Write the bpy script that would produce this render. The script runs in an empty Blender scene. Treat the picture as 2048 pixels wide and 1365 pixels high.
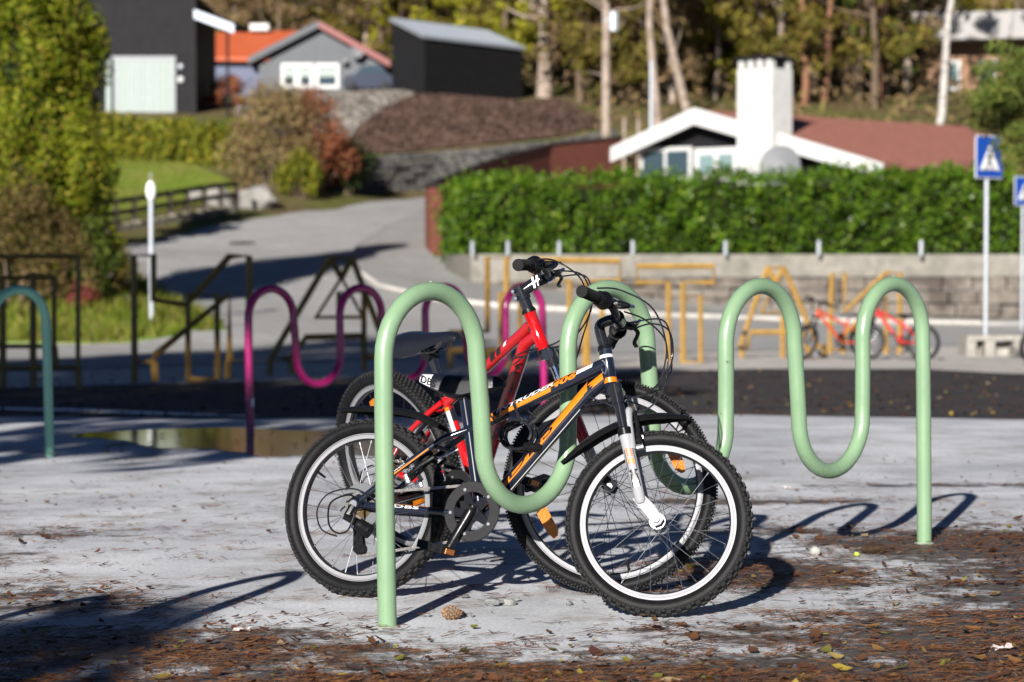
import bpy, bmesh, math, random
import numpy as np
from mathutils import Vector, Matrix
rng = np.random.default_rng(7); random.seed(7)
R = math.radians
sc = bpy.context.scene
COL = sc.collection

# ------------------------------------------------------------------ camera, sky, sun, exposure
F, CX, CY, HC = 4836.0, 1024.0, 682.5, 0.95          # 85 mm lens on the 2048 px wide photograph
PITCH = math.atan(172.5 / F)
cam_d = bpy.data.cameras.new('camera'); cam = bpy.data.objects.new('camera', cam_d); COL.objects.link(cam)
cam.location = (0, 0, HC); cam.rotation_euler = (R(90) - PITCH, 0, 0)
cam_d.lens = 85; cam_d.sensor_width = 36; cam_d.clip_start = .1; cam_d.clip_end = 900
cam_d.dof.use_dof = True; cam_d.dof.focus_distance = 6.45; cam_d.dof.aperture_fstop = 4.5
sc.camera = cam
SUN_EL, SUN_AZ = R(21.0), R(15.4)                    # shadows run away from the camera, a little to the right
to_sun = Vector((-math.sin(SUN_AZ) * math.cos(SUN_EL), -math.cos(SUN_AZ) * math.cos(SUN_EL), math.sin(SUN_EL)))
w = bpy.data.worlds.new("World"); sc.world = w; w.use_nodes = True
nt = w.node_tree; bg = nt.nodes['Background']; sky = nt.nodes.new('ShaderNodeTexSky')
sky.sky_type = 'NISHITA'; sky.sun_disc = False; sky.sun_elevation = SUN_EL
sky.sun_rotation = math.atan2(to_sun.x, to_sun.y); sky.air_density = .25; sky.dust_density = 0.; sky.ozone_density = 3.5
nt.links.new(sky.outputs[0], bg.inputs[0]); bg.inputs[1].default_value = 0.05
sd = bpy.data.lights.new('sun', 'SUN'); sun = bpy.data.objects.new('sun', sd); COL.objects.link(sun)
sd.energy = 5.0; sd.angle = R(.5); sd.color = (1.0, .955, .89)
sun.rotation_euler = to_sun.to_track_quat('Z', 'Y').to_euler(); sun.location = (-10, -30, 20)
sc.view_settings.view_transform = 'Standard'; sc.view_settings.look = 'None'
sc.view_settings.exposure = 1.2; sc.view_settings.gamma = 1

# ------------------------------------------------------------------ helpers: picture point -> place in the world
FW = np.array([0, math.cos(PITCH), -math.sin(PITCH)]); UP = np.array([0, math.sin(PITCH), math.cos(PITCH)])
def at(px, py, Y):
    v = FW * F + np.array([1., 0, 0]) * (px - CX) + UP * (CY - py)
    return np.array([0, 0, HC]) + v * (Y / v[1])

# ------------------------------------------------------------------ helpers: meshes
def nv(a):
    a = np.asarray(a, float); return a / (np.linalg.norm(a) + 1e-12)
def split_build(name, items, mats, parent, **k):
    """one object per item, so that separate pieces are parts of their own"""
    return [m.build(name, mats, parent, **k) for m in items]
class MB:
    def __init__(s): s.v = []; s.f = []; s.m = []; s.xf = None
    def add(s, vs, fs, mi=0):
        o = len(s.v)
        for p in vs:
            p = np.asarray(p, float)
            s.v.append(tuple(s.xf(p) if s.xf else p))
        for f in fs: s.f.append(tuple(i + o for i in f)); s.m.append(mi)
        return s
    def tube(s, pts, r, seg=10, mi=0, cap=True, closed=False, flat=None):
        P = [np.asarray(p, float) for p in pts]; n = len(P)
        rs = [r] * n if np.isscalar(r) else list(r)
        T = []
        for i in range(n):
            a = P[(i - 1) % n] if (i > 0 or closed) else P[i]; b = P[(i + 1) % n] if (i < n - 1 or closed) else P[i]
            T.append(nv(b - a))
        ref = np.array([0, 0, 1.]) if abs(T[0][2]) < .9 else np.array([1., 0, 0])
        N = nv(np.cross(T[0], ref)); vs = []; fs = []
        for i in range(n):
            N = nv(N - T[i] * (N @ T[i])); B = np.cross(T[i], N)
            for k in range(seg):
                a = 2 * math.pi * k / seg
                d = N * math.cos(a) + B * math.sin(a)
                if flat is not None: d = d - flat[0] * (d @ flat[0]) * (1 - flat[1])
                vs.append(P[i] + d * rs[i])
        for i in range(n if closed else n - 1):
            j = (i + 1) % n
            for k in range(seg):
                k2 = (k + 1) % seg; fs.append((i * seg + k, i * seg + k2, j * seg + k2, j * seg + k))
        if cap and not closed:
            fs.append(tuple(range(seg - 1, -1, -1))); fs.append(tuple((n - 1) * seg + k for k in range(seg)))
        return s.add(vs, fs, mi)
    def box(s, c, size, mi=0, ax=None):
        ex, ey, ez = (np.eye(3) if ax is None else [nv(a) for a in ax]); c = np.asarray(c, float)
        hx, hy, hz = [q / 2 for q in size]
        vs = [c + ex * hx * a + ey * hy * b + ez * hz * d for a in (-1, 1) for b in (-1, 1) for d in (-1, 1)]
        return s.add(vs, [(0, 1, 3, 2), (4, 6, 7, 5), (0, 4, 5, 1), (2, 3, 7, 6), (0, 2, 6, 4), (1, 5, 7, 3)], mi)
    def lathe(s, prof, c, axis, seg=48, mi=0, closed=False, a0=0, a1=2 * math.pi):
        """prof: (offset along the axis, radius[, material])"""
        c = np.asarray(c, float); A = nv(axis); ref = np.array([1., 0, 0]) if abs(A[0]) < .9 else np.array([0, 0, 1.])
        X = nv(np.cross(A, ref)); Yv = np.cross(A, X); n = len(prof); vs = []
        full = abs(a1 - a0 - 2 * math.pi) < 1e-6; ns = seg if full else seg + 1
        for k in range(ns):
            a = a0 + (a1 - a0) * k / seg; d = X * math.cos(a) + Yv * math.sin(a)
            for q in prof: vs.append(c + A * q[0] + d * q[1])
        for i in range(n if closed else n - 1):
            fs = []; j = (i + 1) % n
            for k in range(seg):
                k2 = (k + 1) % ns
                fs.append((k * n + i, k * n + j, k2 * n + j, k2 * n + i))
            mm = prof[i][2] if len(prof[i]) > 2 else mi
            if i == 0: o = len(s.v); s.add(vs, fs, mm)
            else:
                for f in fs: s.f.append(tuple(q + o for q in f)); s.m.append(mm)
        return s
    def prism(s, poly, o, ex, ey, ez, t, mi=0):
        o, ex, ey, ez = [np.asarray(q, float) for q in (o, ex, ey, ez)]; n = len(poly)
        vs = [o + ex * p[0] + ey * p[1] + ez * d for d in (-t / 2, t / 2) for p in poly]
        fs = [tuple(range(n - 1, -1, -1)), tuple(range(n, 2 * n))] + [(i, (i + 1) % n, n + (i + 1) % n, n + i) for i in range(n)]
        return s.add(vs, fs, mi)
    def sphere(s, c, r, seg=12, rings=8, mi=0, sc=(1, 1, 1), ax=None):
        prof = [(-math.cos(math.pi * i / rings), max(1e-4, math.sin(math.pi * i / rings))) for i in range(rings + 1)]
        E = np.eye(3) if ax is None else np.array(ax)
        vs = []
        for k in range(seg):
            a = 2 * math.pi * k / seg
            for z, q in prof: vs.append(np.asarray(c) + (np.array([q * math.cos(a), q * math.sin(a), z]) * r * np.array(sc)) @ E)
        n = rings + 1
        return s.add(vs, [(k * n + i, ((k + 1) % seg) * n + i, ((k + 1) % seg) * n + i + 1, k * n + i + 1) for k in range(seg) for i in range(rings)], mi)
    def build(s, name, mats, parent=None, sharp=35, fix=True):
        me = bpy.data.meshes.new(name); me.from_pydata([tuple(map(float, p)) for p in s.v], [], s.f)
        mats = mats if isinstance(mats, (list, tuple)) else [mats]
        for m in mats: me.materials.append(m)
        me.polygons.foreach_set('material_index', s.m)
        if fix:
            bm = bmesh.new(); bm.from_mesh(me); bmesh.ops.recalc_face_normals(bm, faces=bm.faces); bm.to_mesh(me); bm.free()
        me.polygons.foreach_set('use_smooth', [sharp > 0] * len(me.polygons))
        if sharp > 0: me.set_sharp_from_angle(angle=R(sharp))
        me.update()
        o = bpy.data.objects.new(name, me); COL.objects.link(o)
        if parent: o.parent = parent
        return o
def tag(o, label=None, cat=None, group=None, kind=None):
    if label: o['label'] = label
    if cat: o['category'] = cat
    if group: o['group'] = group
    if kind: o['kind'] = kind
    return o
def empty(name, loc=(0, 0, 0), rz=0, **k):
    o = bpy.data.objects.new(name, None); COL.objects.link(o); o.location = [float(q) for q in loc]; o.rotation_euler = (0, 0, rz)
    o.empty_display_size = .2; return tag(o, **k)
def kids(o): return [c for c in bpy.data.objects if c.parent == o]
def copy_tree(o, parent=None):
    c = o.copy(); COL.objects.link(c); c.parent = parent
    for ch in kids(o): copy_tree(ch, c)
    return c
def fast_mesh(name, verts, faces, mats, mi=None, parent=None, smooth=False):
    me = bpy.data.meshes.new(name); nvv, nf = len(verts), len(faces); k = faces.shape[1]
    me.vertices.add(nvv); me.vertices.foreach_set('co', verts.astype(np.float32).ravel())
    me.loops.add(nf * k); me.loops.foreach_set('vertex_index', faces.astype(np.int32).ravel())
    me.polygons.add(nf); me.polygons.foreach_set('loop_start', np.arange(nf, dtype=np.int32) * k)
    for m in (mats if isinstance(mats, (list, tuple)) else [mats]): me.materials.append(m)
    if mi is not None: me.polygons.foreach_set('material_index', mi.astype(np.int32))
    if smooth: me.polygons.foreach_set('use_smooth', [True] * nf)
    me.update(calc_edges=True); me.validate()
    o = bpy.data.objects.new(name, me); COL.objects.link(o)
    if parent: o.parent = parent
    return o
def leaf_geo(C, size, aspect=.5, up=0., droop=None, fold=.25, nrm=None, jit=.55):
    """one folded diamond leaf (two triangles folded as a quad) at every centre"""
    n = len(C); d = rng.normal(size=(n, 3)); d[:, 2] += up
    if droop is not None: d = d * (1 - droop[1]) + droop[0] * droop[1]
    if nrm is not None:
        nn = nrm + rng.normal(size=(n, 3)) * jit; nn /= np.linalg.norm(nn, axis=1)[:, None]; d = d - nn * (d * nn).sum(1)[:, None]
    d /= np.linalg.norm(d, axis=1)[:, None]; e = np.cross(d, rng.normal(size=(n, 3))) if nrm is None else np.cross(nn, d); e /= np.linalg.norm(e, axis=1)[:, None]
    f = np.cross(d, e); sz = (size * rng.uniform(.6, 1.35, n))[:, None]
    V = np.stack([C - d * sz * .5, C + e * sz * aspect * .5 + f * sz * fold * .3, C + d * sz * .5, C - e * sz * aspect * .5 + f * sz * fold * .3], 1).reshape(-1, 3)
    return V, np.arange(4 * n).reshape(n, 4)

# ------------------------------------------------------------------ helpers: materials
def N(m, t, **k):
    n = m.node_tree.nodes.new(t)
    for a, b in k.items():
        if a.startswith('i_'): n.inputs[a[2:].replace('_', ' ')].default_value = b
        else: setattr(n, a, b)
    return n
def L(m, a, b): m.node_tree.links.new(a, b)
def mat(name, col, rough=.5, metal=0., spec=.5, var=.0, vscale=8., bump=0., bscale=40., coat=0., col2=None, c2scale=5., c2lo=.45, c2hi=.62, rvar=.0, trans=0., alpha=1., coords='Object'):
    if rough >= .75 and spec == .5: spec = .12
    m = bpy.data.materials.new(name); m.use_nodes = True; b = m.node_tree.nodes['Principled BSDF']
    b.inputs['Base Color'].default_value = (*col, 1); b.inputs['Roughness'].default_value = rough; b.inputs['Metallic'].default_value = metal
    b.inputs['Specular IOR Level'].default_value = spec; b.inputs['Coat Weight'].default_value = coat; b.inputs['Coat Roughness'].default_value = .06
    tc = N(m, 'ShaderNodeTexCoord'); src = None
    if col2 is not None:
        nz = N(m, 'ShaderNodeTexNoise', i_Scale=c2scale, i_Detail=6., i_Roughness=.6); L(m, tc.outputs[coords], nz.inputs['Vector'])
        rp = N(m, 'ShaderNodeValToRGB'); rp.color_ramp.elements[0].position = c2lo; rp.color_ramp.elements[1].position = c2hi
        rp.color_ramp.elements[0].color = (*col, 1); rp.color_ramp.elements[1].color = (*col2, 1)
        L(m, nz.outputs['Fac'], rp.inputs[0]); src = rp.outputs[0]
    if var > 0:
        nz = N(m, 'ShaderNodeTexNoise', i_Scale=vscale, i_Detail=8., i_Roughness=.65); L(m, tc.outputs[coords], nz.inputs['Vector'])
        mr = N(m, 'ShaderNodeMapRange'); mr.inputs[1].default_value = .3; mr.inputs[2].default_value = .7; mr.inputs[3].default_value = 1 - var; mr.inputs[4].default_value = 1 + var
        L(m, nz.outputs['Fac'], mr.inputs[0]); mx = N(m, 'ShaderNodeVectorMath', operation='SCALE')
        if src: L(m, src, mx.inputs[0])
        else: mx.inputs[0].default_value = col
        L(m, mr.outputs[0], mx.inputs['Scale']); src = mx.outputs[0]
    if src: L(m, src, b.inputs['Base Color'])
    if rvar > 0:
        nz = N(m, 'ShaderNodeTexNoise', i_Scale=vscale * 2.3, i_Detail=5.); L(m, tc.outputs[coords], nz.inputs['Vector'])
        mr = N(m, 'ShaderNodeMapRange'); mr.inputs[1].default_value = .3; mr.inputs[2].default_value = .7; mr.inputs[3].default_value = max(.02, rough - rvar); mr.inputs[4].default_value = min(1, rough + rvar)
        L(m, nz.outputs['Fac'], mr.inputs[0]); L(m, mr.outputs[0], b.inputs['Roughness'])
    if bump > 0:
        nz = N(m, 'ShaderNodeTexNoise', i_Scale=bscale, i_Detail=8., i_Roughness=.7); L(m, tc.outputs[coords], nz.inputs['Vector'])
        bp = N(m, 'ShaderNodeBump', i_Strength=bump, i_Distance=.02); L(m, nz.outputs['Fac'], bp.inputs['Height']); L(m, bp.outputs[0], b.inputs['Normal'])
    if trans > 0: b.inputs['Transmission Weight'].default_value = trans
    return m
def leafmat(name, stops, rough=.5, spec=.3, tl=.25):
    """leaf colours vary leaf by leaf (random per island), light shows through"""
    m = bpy.data.materials.new(name); m.use_nodes = True; b = m.node_tree.nodes['Principled BSDF']
    g = N(m, 'ShaderNodeNewGeometry'); rp = N(m, 'ShaderNodeValToRGB'); cr = rp.color_ramp
    while len(cr.elements) < len(stops): cr.elements.new(.5)
    for i, (p, c) in enumerate(stops): cr.elements[i].position = p; cr.elements[i].color = (*c, 1)
    L(m, g.outputs['Random Per Island'], rp.inputs[0])
    tc = N(m, 'ShaderNodeTexCoord'); nz = N(m, 'ShaderNodeTexNoise', i_Scale=.9, i_Detail=3.); L(m, tc.outputs['Object'], nz.inputs['Vector'])
    mr = N(m, 'ShaderNodeMapRange'); mr.inputs[1].default_value = .3; mr.inputs[2].default_value = .7; mr.inputs[3].default_value = .75; mr.inputs[4].default_value = 1.25
    L(m, nz.outputs['Fac'], mr.inputs[0]); vm = N(m, 'ShaderNodeVectorMath', operation='SCALE'); L(m, rp.outputs[0], vm.inputs[0]); L(m, mr.outputs[0], vm.inputs['Scale'])
    L(m, vm.outputs[0], b.inputs['Base Color']); b.inputs['Roughness'].default_value = rough; b.inputs['Specular IOR Level'].default_value = spec * .45
    if tl > 0:
        t = N(m, 'ShaderNodeBsdfTranslucent'); L(m, vm.outputs[0], t.inputs['Color']); mx = N(m, 'ShaderNodeMixShader'); mx.inputs[0].default_value = tl
        out = m.node_tree.nodes['Material Output']; L(m, b.outputs[0], mx.inputs[1]); L(m, t.outputs[0], mx.inputs[2]); L(m, mx.outputs[0], out.inputs[0])
    return m
# ------------------------------------------------------------------ the ground: height field
PROF = [(-60, 0), (8, 0), (12.3, -.105), (15.2, -.110), (17.5, -.215), (24, -.37), (31, -.46), (36, -.53), (40, -.55), (300, -.55)]
def prof(y): return np.interp(y, [p[0] for p in PROF], [p[1] for p in PROF])
CP = []
for x in (-30, -20, -12, -6, 0, 6, 12, 20, 30):
    for y in (34, 40): CP.append((x, y, float(prof(y))))
for px, py, Y in [(560, 640, 46), (480, 562, 55), (600, 482, 68), (760, 422, 82), (845, 399, 92), (300, 585, 52), (250, 500, 66),
                  (700, 545, 57), (720, 500, 66), (800, 470, 71), (850, 438, 78), (900, 392, 98), (1200, 345, 103),
                  (900, 575, 54), (1300, 622, 51), (1700, 652, 50), (2040, 660, 49), (2300, 660, 48), (890, 562, 57.6), (960, 578, 55.6), (1100, 592, 54.9), (1300, 606, 54.1), (1500, 630, 53.3), (1700, 645, 52.7), (2040, 655, 51.8), (2300, 655, 51),
                  (930, 512, 61.5), (1300, 512, 60), (1700, 512, 59), (2040, 512, 58), (2300, 512, 57), (1200, 480, 68), (1600, 480, 68), (2000, 480, 66),
                  (1500, 455, 78), (1950, 440, 78), (1300, 440, 80), (1700, 380, 92), (2100, 380, 90),
                  (190, 606, 44), (60, 585, 46), (350, 640, 42.5), (-150, 560, 47), (120, 570, 49), (-100, 480, 58), (120, 490, 62),
                  (230, 455, 74), (470, 418, 79), (560, 420, 84), (350, 335, 90), (250, 345, 88), (360, 322, 95), (0, 330, 90), (-200, 330, 90),
                  (300, 228, 104), (100, 225, 105), (395, 222, 107), (-200, 220, 105), (600, 192, 124), (700, 196, 119), (450, 205, 120),
                  (850, 197, 113), (1045, 212, 115), (785, 186, 117), (700, 391, 92.6), (760, 387, 93.9), (860, 381, 95.9), (1000, 372, 97.4), (1130, 345, 99.4), (720, 312, 97.5), (860, 304, 99.5), (1000, 291, 101), (1180, 267, 104), (640, 250, 103), (560, 330, 92),
                  (1600, 225, 108), (1900, 225, 112), (2100, 225, 112), (1200, 235, 110), (1100, 205, 118)]:
    CP.append(tuple(at(px, py, Y)))
for x in (-45, -25, -8, 8, 25, 45, 65): CP += [(x, 145, 13.5 + .03 * x), (x, 175, 24), (x, 200, 34)]
for x, y, z in ((-45, 100, 7), (-45, 70, 2.5), (-30, 70, 2.2), (-45, 50, .3), (50, 100, 6), (50, 70, 1.5), (60, 50, .2), (30, 90, 4)): CP.append((x, y, z))
CP = np.array(CP)
def tps(r2): return np.where(r2 > 0, .5 * r2 * np.log(np.maximum(r2, 1e-9)), 0)
_n = len(CP); _D = ((CP[:, None, :2] - CP[None, :, :2]) ** 2).sum(-1) / 900.
_A = np.zeros((_n + 3, _n + 3)); _A[:_n, :_n] = tps(_D) + np.eye(_n) * .004
_A[:_n, _n:] = np.c_[np.ones(_n), CP[:, :2] / 30]; _A[_n:, :_n] = _A[:_n, _n:].T
_W = np.linalg.solve(_A, np.r_[CP[:, 2], 0, 0, 0])
def Hf(x, y):
    x = np.atleast_1d(np.asarray(x, float)); y = np.atleast_1d(np.asarray(y, float)); sh = np.broadcast(x, y).shape
    x = np.broadcast_to(x, sh).ravel(); y = np.broadcast_to(y, sh).ravel()
    d = ((x[:, None] - CP[None, :, 0]) ** 2 + (y[:, None] - CP[None, :, 1]) ** 2) / 900.
    z = tps(d) @ _W[:_n] + np.c_[np.ones(len(x)), x / 30, y / 30] @ _W[_n:]
    t = np.clip((y - 36) / 7, 0, 1); t = t * t * (3 - 2 * t)
    return (prof(y) * (1 - t) + z * t).reshape(sh)
def H(x, y): return float(Hf(x, y)[0])
def gp(px, py, lo=2, hi=190):
    """first hit of a picture ray with the ground"""
    Ys = np.concatenate([np.arange(lo, 60, .25), np.arange(60, hi, .5)])
    P = np.array([at(px, py, y) for y in Ys]); d = P[:, 2] - Hf(P[:, 0], P[:, 1]); i = np.argmax(d < 0)
    if i == 0: return P[-1]
    a = d[i - 1] / (d[i - 1] - d[i]); q = P[i - 1] * (1 - a) + P[i] * a
    q[2] = H(q[0], q[1]); return q
# materials of the ground -------------------------------------------------
def ground_mat(name, base, dark, stain, bump=.25, rough=.8, mud=None, bscale=160.):
    m = bpy.data.materials.new(name); m.use_nodes = True; b = m.node_tree.nodes['Principled BSDF']
    g = N(m, 'ShaderNodeTexCoord').outputs['Object']
    n1 = N(m, 'ShaderNodeTexNoise', i_Scale=1.1, i_Detail=9., i_Roughness=.62); L(m, g, n1.inputs['Vector'])
    r1 = N(m, 'ShaderNodeValToRGB'); r1.color_ramp.elements[0].position = .38; r1.color_ramp.elements[1].position = .62
    r1.color_ramp.elements[0].color = (*dark, 1); r1.color_ramp.elements[1].color = (*base, 1); L(m, n1.outputs['Fac'], r1.inputs[0])
    n2 = N(m, 'ShaderNodeTexNoise', i_Scale=90., i_Detail=6., i_Roughness=.75); L(m, g, n2.inputs['Vector'])
    mr = N(m, 'ShaderNodeMapRange'); mr.inputs[1].default_value = .3; mr.inputs[2].default_value = .7; mr.inputs[3].default_value = .62; mr.inputs[4].default_value = 1.3; L(m, n2.outputs['Fac'], mr.inputs[0])
    sc_ = N(m, 'ShaderNodeVectorMath', operation='SCALE'); L(m, r1.outputs[0], sc_.inputs[0]); L(m, mr.outputs[0], sc_.inputs['Scale'])
    n3 = N(m, 'ShaderNodeTexNoise', i_Scale=3.2, i_Detail=8., i_Roughness=.7); L(m, g, n3.inputs['Vector'])
    r3 = N(m, 'ShaderNodeValToRGB'); r3.color_ramp.elements[0].position = .50; r3.color_ramp.elements[1].position = .70; L(m, n3.outputs['Fac'], r3.inputs[0])
    mx = N(m, 'ShaderNodeMix', data_type='RGBA'); mx.inputs[7].default_value = (*stain, 1)
    ml = N(m, 'ShaderNodeMath', operation='MULTIPLY'); ml.inputs[1].default_value = .75; L(m, r3.outputs[0], ml.inputs[0])
    L(m, ml.outputs[0], mx.inputs[0]); L(m, sc_.outputs[0], mx.inputs[6]); out = mx.outputs[2]
    hb = n2.outputs['Fac']
    if mud:
        at_ = N(m, 'ShaderNodeAttribute', attribute_name='soil')
        n4 = N(m, 'ShaderNodeTexNoise', i_Scale=7., i_Detail=10., i_Roughness=.72); L(m, g, n4.inputs['Vector'])
        ad = N(m, 'ShaderNodeMath', operation='ADD'); L(m, at_.outputs['Fac'], ad.inputs[0])
        s4 = N(m, 'ShaderNodeMapRange'); s4.inputs[1].default_value = .25; s4.inputs[2].default_value = .75; s4.inputs[3].default_value = -.45; s4.inputs[4].default_value = .45; L(m, n4.outputs['Fac'], s4.inputs[0]); L(m, s4.outputs[0], ad.inputs[1])
        r4 = N(m, 'ShaderNodeMapRange', interpolation_type='SMOOTHSTEP'); r4.inputs[1].default_value = .36; r4.inputs[2].default_value = .66; L(m, ad.outputs[0], r4.inputs[0])
        n5 = N(m, 'ShaderNodeTexNoise', i_Scale=45., i_Detail=8., i_Roughness=.8); L(m, g, n5.inputs['Vector'])
        r5 = N(m, 'ShaderNodeValToRGB'); cr = r5.color_ramp; cr.elements[0].position = .35; cr.elements[0].color = (*mud[0], 1); cr.elements[1].position = .68; cr.elements[1].color = (*mud[1], 1); L(m, n5.outputs['Fac'], r5.inputs[0])
        m2 = N(m, 'ShaderNodeMix', data_type='RGBA'); L(m, r4.outputs[0], m2.inputs[0]); L(m, out, m2.inputs[6]); L(m, r5.outputs[0], m2.inputs[7]); out = m2.outputs[2]
        rr = N(m, 'ShaderNodeMapRange'); rr.inputs[3].default_value = rough; rr.inputs[4].default_value = .5; L(m, r4.outputs[0], rr.inputs[0]); L(m, rr.outputs[0], b.inputs['Roughness'])
        hs = N(m, 'ShaderNodeMath', operation='MULTIPLY_ADD'); hs.inputs[1].default_value = 2.2; L(m, r4.outputs[0], hs.inputs[0])
        hm = N(m, 'ShaderNodeMath', operation='MULTIPLY'); L(m, n5.outputs['Fac'], hm.inputs[0]); L(m, r4.outputs[0], hm.inputs[1])
        h2 = N(m, 'ShaderNodeMath', operation='MULTIPLY_ADD'); h2.inputs[1].default_value = 3.; L(m, hm.outputs[0], h2.inputs[0]); L(m, n2.outputs['Fac'], h2.inputs[2]); hb = h2.outputs[0]
    else: b.inputs['Roughness'].default_value = rough
    L(m, out, b.inputs['Base Color']); b.inputs['Specular IOR Level'].default_value = .18
    bp = N(m, 'ShaderNodeBump', i_Strength=bump, i_Distance=.006); L(m, hb, bp.inputs['Height']); L(m, bp.outputs[0], b.inputs['Normal'])
    return m
M = {}
M['concrete'] = ground_mat('pale_concrete', (.52, .53, .555), (.35, .36, .385), (.20, .175, .15), mud=((.034, .029, .027), (.120, .102, .090)))
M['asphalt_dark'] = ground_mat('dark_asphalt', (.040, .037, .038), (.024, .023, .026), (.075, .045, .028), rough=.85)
M['asphalt'] = ground_mat('road_asphalt', (.31, .305, .30), (.26, .255, .25), (.20, .19, .18), rough=.8)
M['paving'] = ground_mat('pavement_concrete', (.46, .435, .40), (.36, .34, .32), (.24, .20, .16), rough=.8)
M['edging'] = mat('pale_strip_surface', (.62, .62, .63), .6, var=.25, vscale=6)
M['footway'] = ground_mat('footway_asphalt', (.27, .265, .255), (.23, .225, .215), (.17, .16, .15), rough=.8)
M['earth'] = mat('hill_soil', (.10, .075, .035), .9, col2=(.075, .085, .02), c2scale=.25, var=.4, vscale=3., bump=.6, bscale=6)
M['grass_ground'] = mat('grass_ground', (.12, .19, .02), .9, col2=(.19, .19, .05), c2scale=.8, var=.35, vscale=14, bump=.4, bscale=30)
M['mulch'] = mat('bark_mulch', (.085, .052, .040), .95, col2=(.065, .04, .032), c2scale=1.2, var=.45, vscale=9, bump=.8, bscale=12)
M['gravel'] = mat('gravel', (.27, .25, .225), .9, col2=(.17, .15, .13), c2scale=2.5, var=.4, vscale=12, bump=.8, bscale=14)
# terrain sheet ------------------------------------------------------------
xs = np.concatenate([np.arange(-90, -24, 4.), np.arange(-24, 34, 1.), np.arange(34, 112, 4.)]); ys = np.concatenate([np.arange(-60, 8, 4.), np.arange(8, 130, 1.), np.arange(130, 300, 5.)])
GX, GY = np.meshgrid(xs, ys, indexing='ij'); GZ = Hf(GX, np.minimum(GY, 205)); GZ = GZ - .13 * (GY < 46) - .0
GZ = GZ - np.clip((46 - np.abs(GY - 40)), 0, 0)
nx, ny = GX.shape; idx = np.arange(nx * ny).reshape(nx, ny)
fc = np.stack([idx[:-1, :-1], idx[1:, :-1], idx[1:, 1:], idx[:-1, 1:]], -1).reshape(-1, 4)
ter = fast_mesh('ground', np.stack([GX, GY, GZ], -1).reshape(-1, 3), fc, M['earth'], smooth=True); tag(ter, kind='structure')
def sheet(name, poly, m, lift, res=2., extra_y=(), soil=None, skirt=0., kind='structure', zf=None):
    """a conformal sheet over the ground inside a plan polygon, with an optional kerb face down its rim"""
    bm = bmesh.new(); bm.faces.new([bm.verts.new((p[0], p[1], 0)) for p in poly])
    bmesh.ops.triangulate(bm, faces=bm.faces)
    P = np.array(poly)[:, :2]
    cuts = [((v, 0, 0), (1, 0, 0)) for v in np.arange(math.floor(P[:, 0].min() / res) * res, P[:, 0].max(), res)] + \
           [((0, v, 0), (0, 1, 0)) for v in list(np.arange(math.floor(P[:, 1].min() / res) * res, P[:, 1].max(), res)) + list(extra_y)]
    for c, n_ in cuts: bmesh.ops.bisect_plane(bm, geom=bm.verts[:] + bm.edges[:] + bm.faces[:], plane_co=c, plane_no=n_, dist=1e-5)
    if skirt > 0:
        be = [e for e in bm.edges if len(e.link_faces) == 1]
        r = bmesh.ops.extrude_edge_only(bm, edges=be); low = set(v for v in r['geom'] if isinstance(v, bmesh.types.BMVert))
    else: low = set()
    vs = bm.verts[:]; co = np.array([v.co[:] for v in vs]); z = (Hf(co[:, 0], co[:, 1]) if zf is None else zf(co[:, 0], co[:, 1])) + lift
    for v, q in zip(vs, z): v.co.z = q - (skirt if v in low else 0)
    bmesh.ops.recalc_face_normals(bm, faces=bm.faces)
    me = bpy.data.meshes.new(name); bm.to_mesh(me); bm.free(); me.materials.append(m)
    if sum(p.normal.z * p.area for p in me.polygons) < 0: me.flip_normals()
    if soil is not None:
        a = me.attributes.new('soil', 'FLOAT', 'POINT'); a.data.foreach_set('value', [soil(v.co.x, v.co.y) for v in me.vertices])
    o = bpy.data.objects.new(name, me); COL.objects.link(o); tag(o, kind=kind); return o
def G2(px, py): q = gp(px, py); return (q[0], q[1])
# where brown needles and soil lie on the concrete: a soft field read by the sheet and by the litter
BLOBS = [(-1.4, 13.7, 1.3, 1.1, .62), (1.75, 5.8, 1.25, 1.0, 1.1), (2.3, 6.9, 1.3, 1.3, 1.05), (.4, 4.75, 2.2, 1.0, 1.3), (2.0, 6.6, 1.05, .95, .95), (1.55, 7.9, .75, .62, .95), (2.5, 8.6, 1.1, .5, .75), (1.0, 8.35, .5, .25, .7), (-2.0, 7.55, .55, .6, .8), (-1.3, 6.6, .65, .5, .62), (-.85, 5.8, .8, .45, .80), (-2.2, 5.8, 1., .6, .8), (-1.7, 8.3, .9, .5, .45), (-.3, 8.9, .8, .3, .42),
         (.35, 6.95, .35, .55, .55), (.75, 7.2, .45, .5, .9), (.9, 9.7, .9, .22, .72), (2.2, 10.6, 1.2, .25, .6), (.62, 6.05, .5, .28, .62), (3.2, 7.2, .8, 1.2, .9), (.2, 5.85, .25, .12, .5)]
def soil_f(x, y):
    v = 0.
    for bx, by, sx, sy, a in BLOBS: v = max(v, a * math.exp(-(((x - bx) / sx) ** 2 + ((y - by) / sy) ** 2)))
    if y < 5.3: v = max(v, .75 + .25 * min(1, (5.3 - y) / .4) if x > -.8 else .55)
    return min(1, v)
EY = [8, 12.3, 15.2, 17.5, 24, 31, 36]
b_near = [(-16, 19.0), (-6, 17.9), (-3.4, 17.1), (-1.9, 16.4), (-.6, 17.0), (.6, 17.6), (1.7, 17.6), (2.6, 16.9), (3.58, 16.0), (6, 15.2), (16, 13)]
b_far = [(-16, 20.6), (-6, 23.0), (-3.5, 25.0), (-1.2, 26.6), (1.2, 28.0), (3.0, 29.4), (5.0, 29.3), (6.0, 27.2), (8, 26.2), (16, 24)]
r_near = [(-30, 8.2), (-16, 21.8), (-9, 26.0), (-5, 29.4), (-2, 32.6), (1.5, 35.6), (5, 38.2), (9, 41), (13, 44), (30, 57)]
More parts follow.
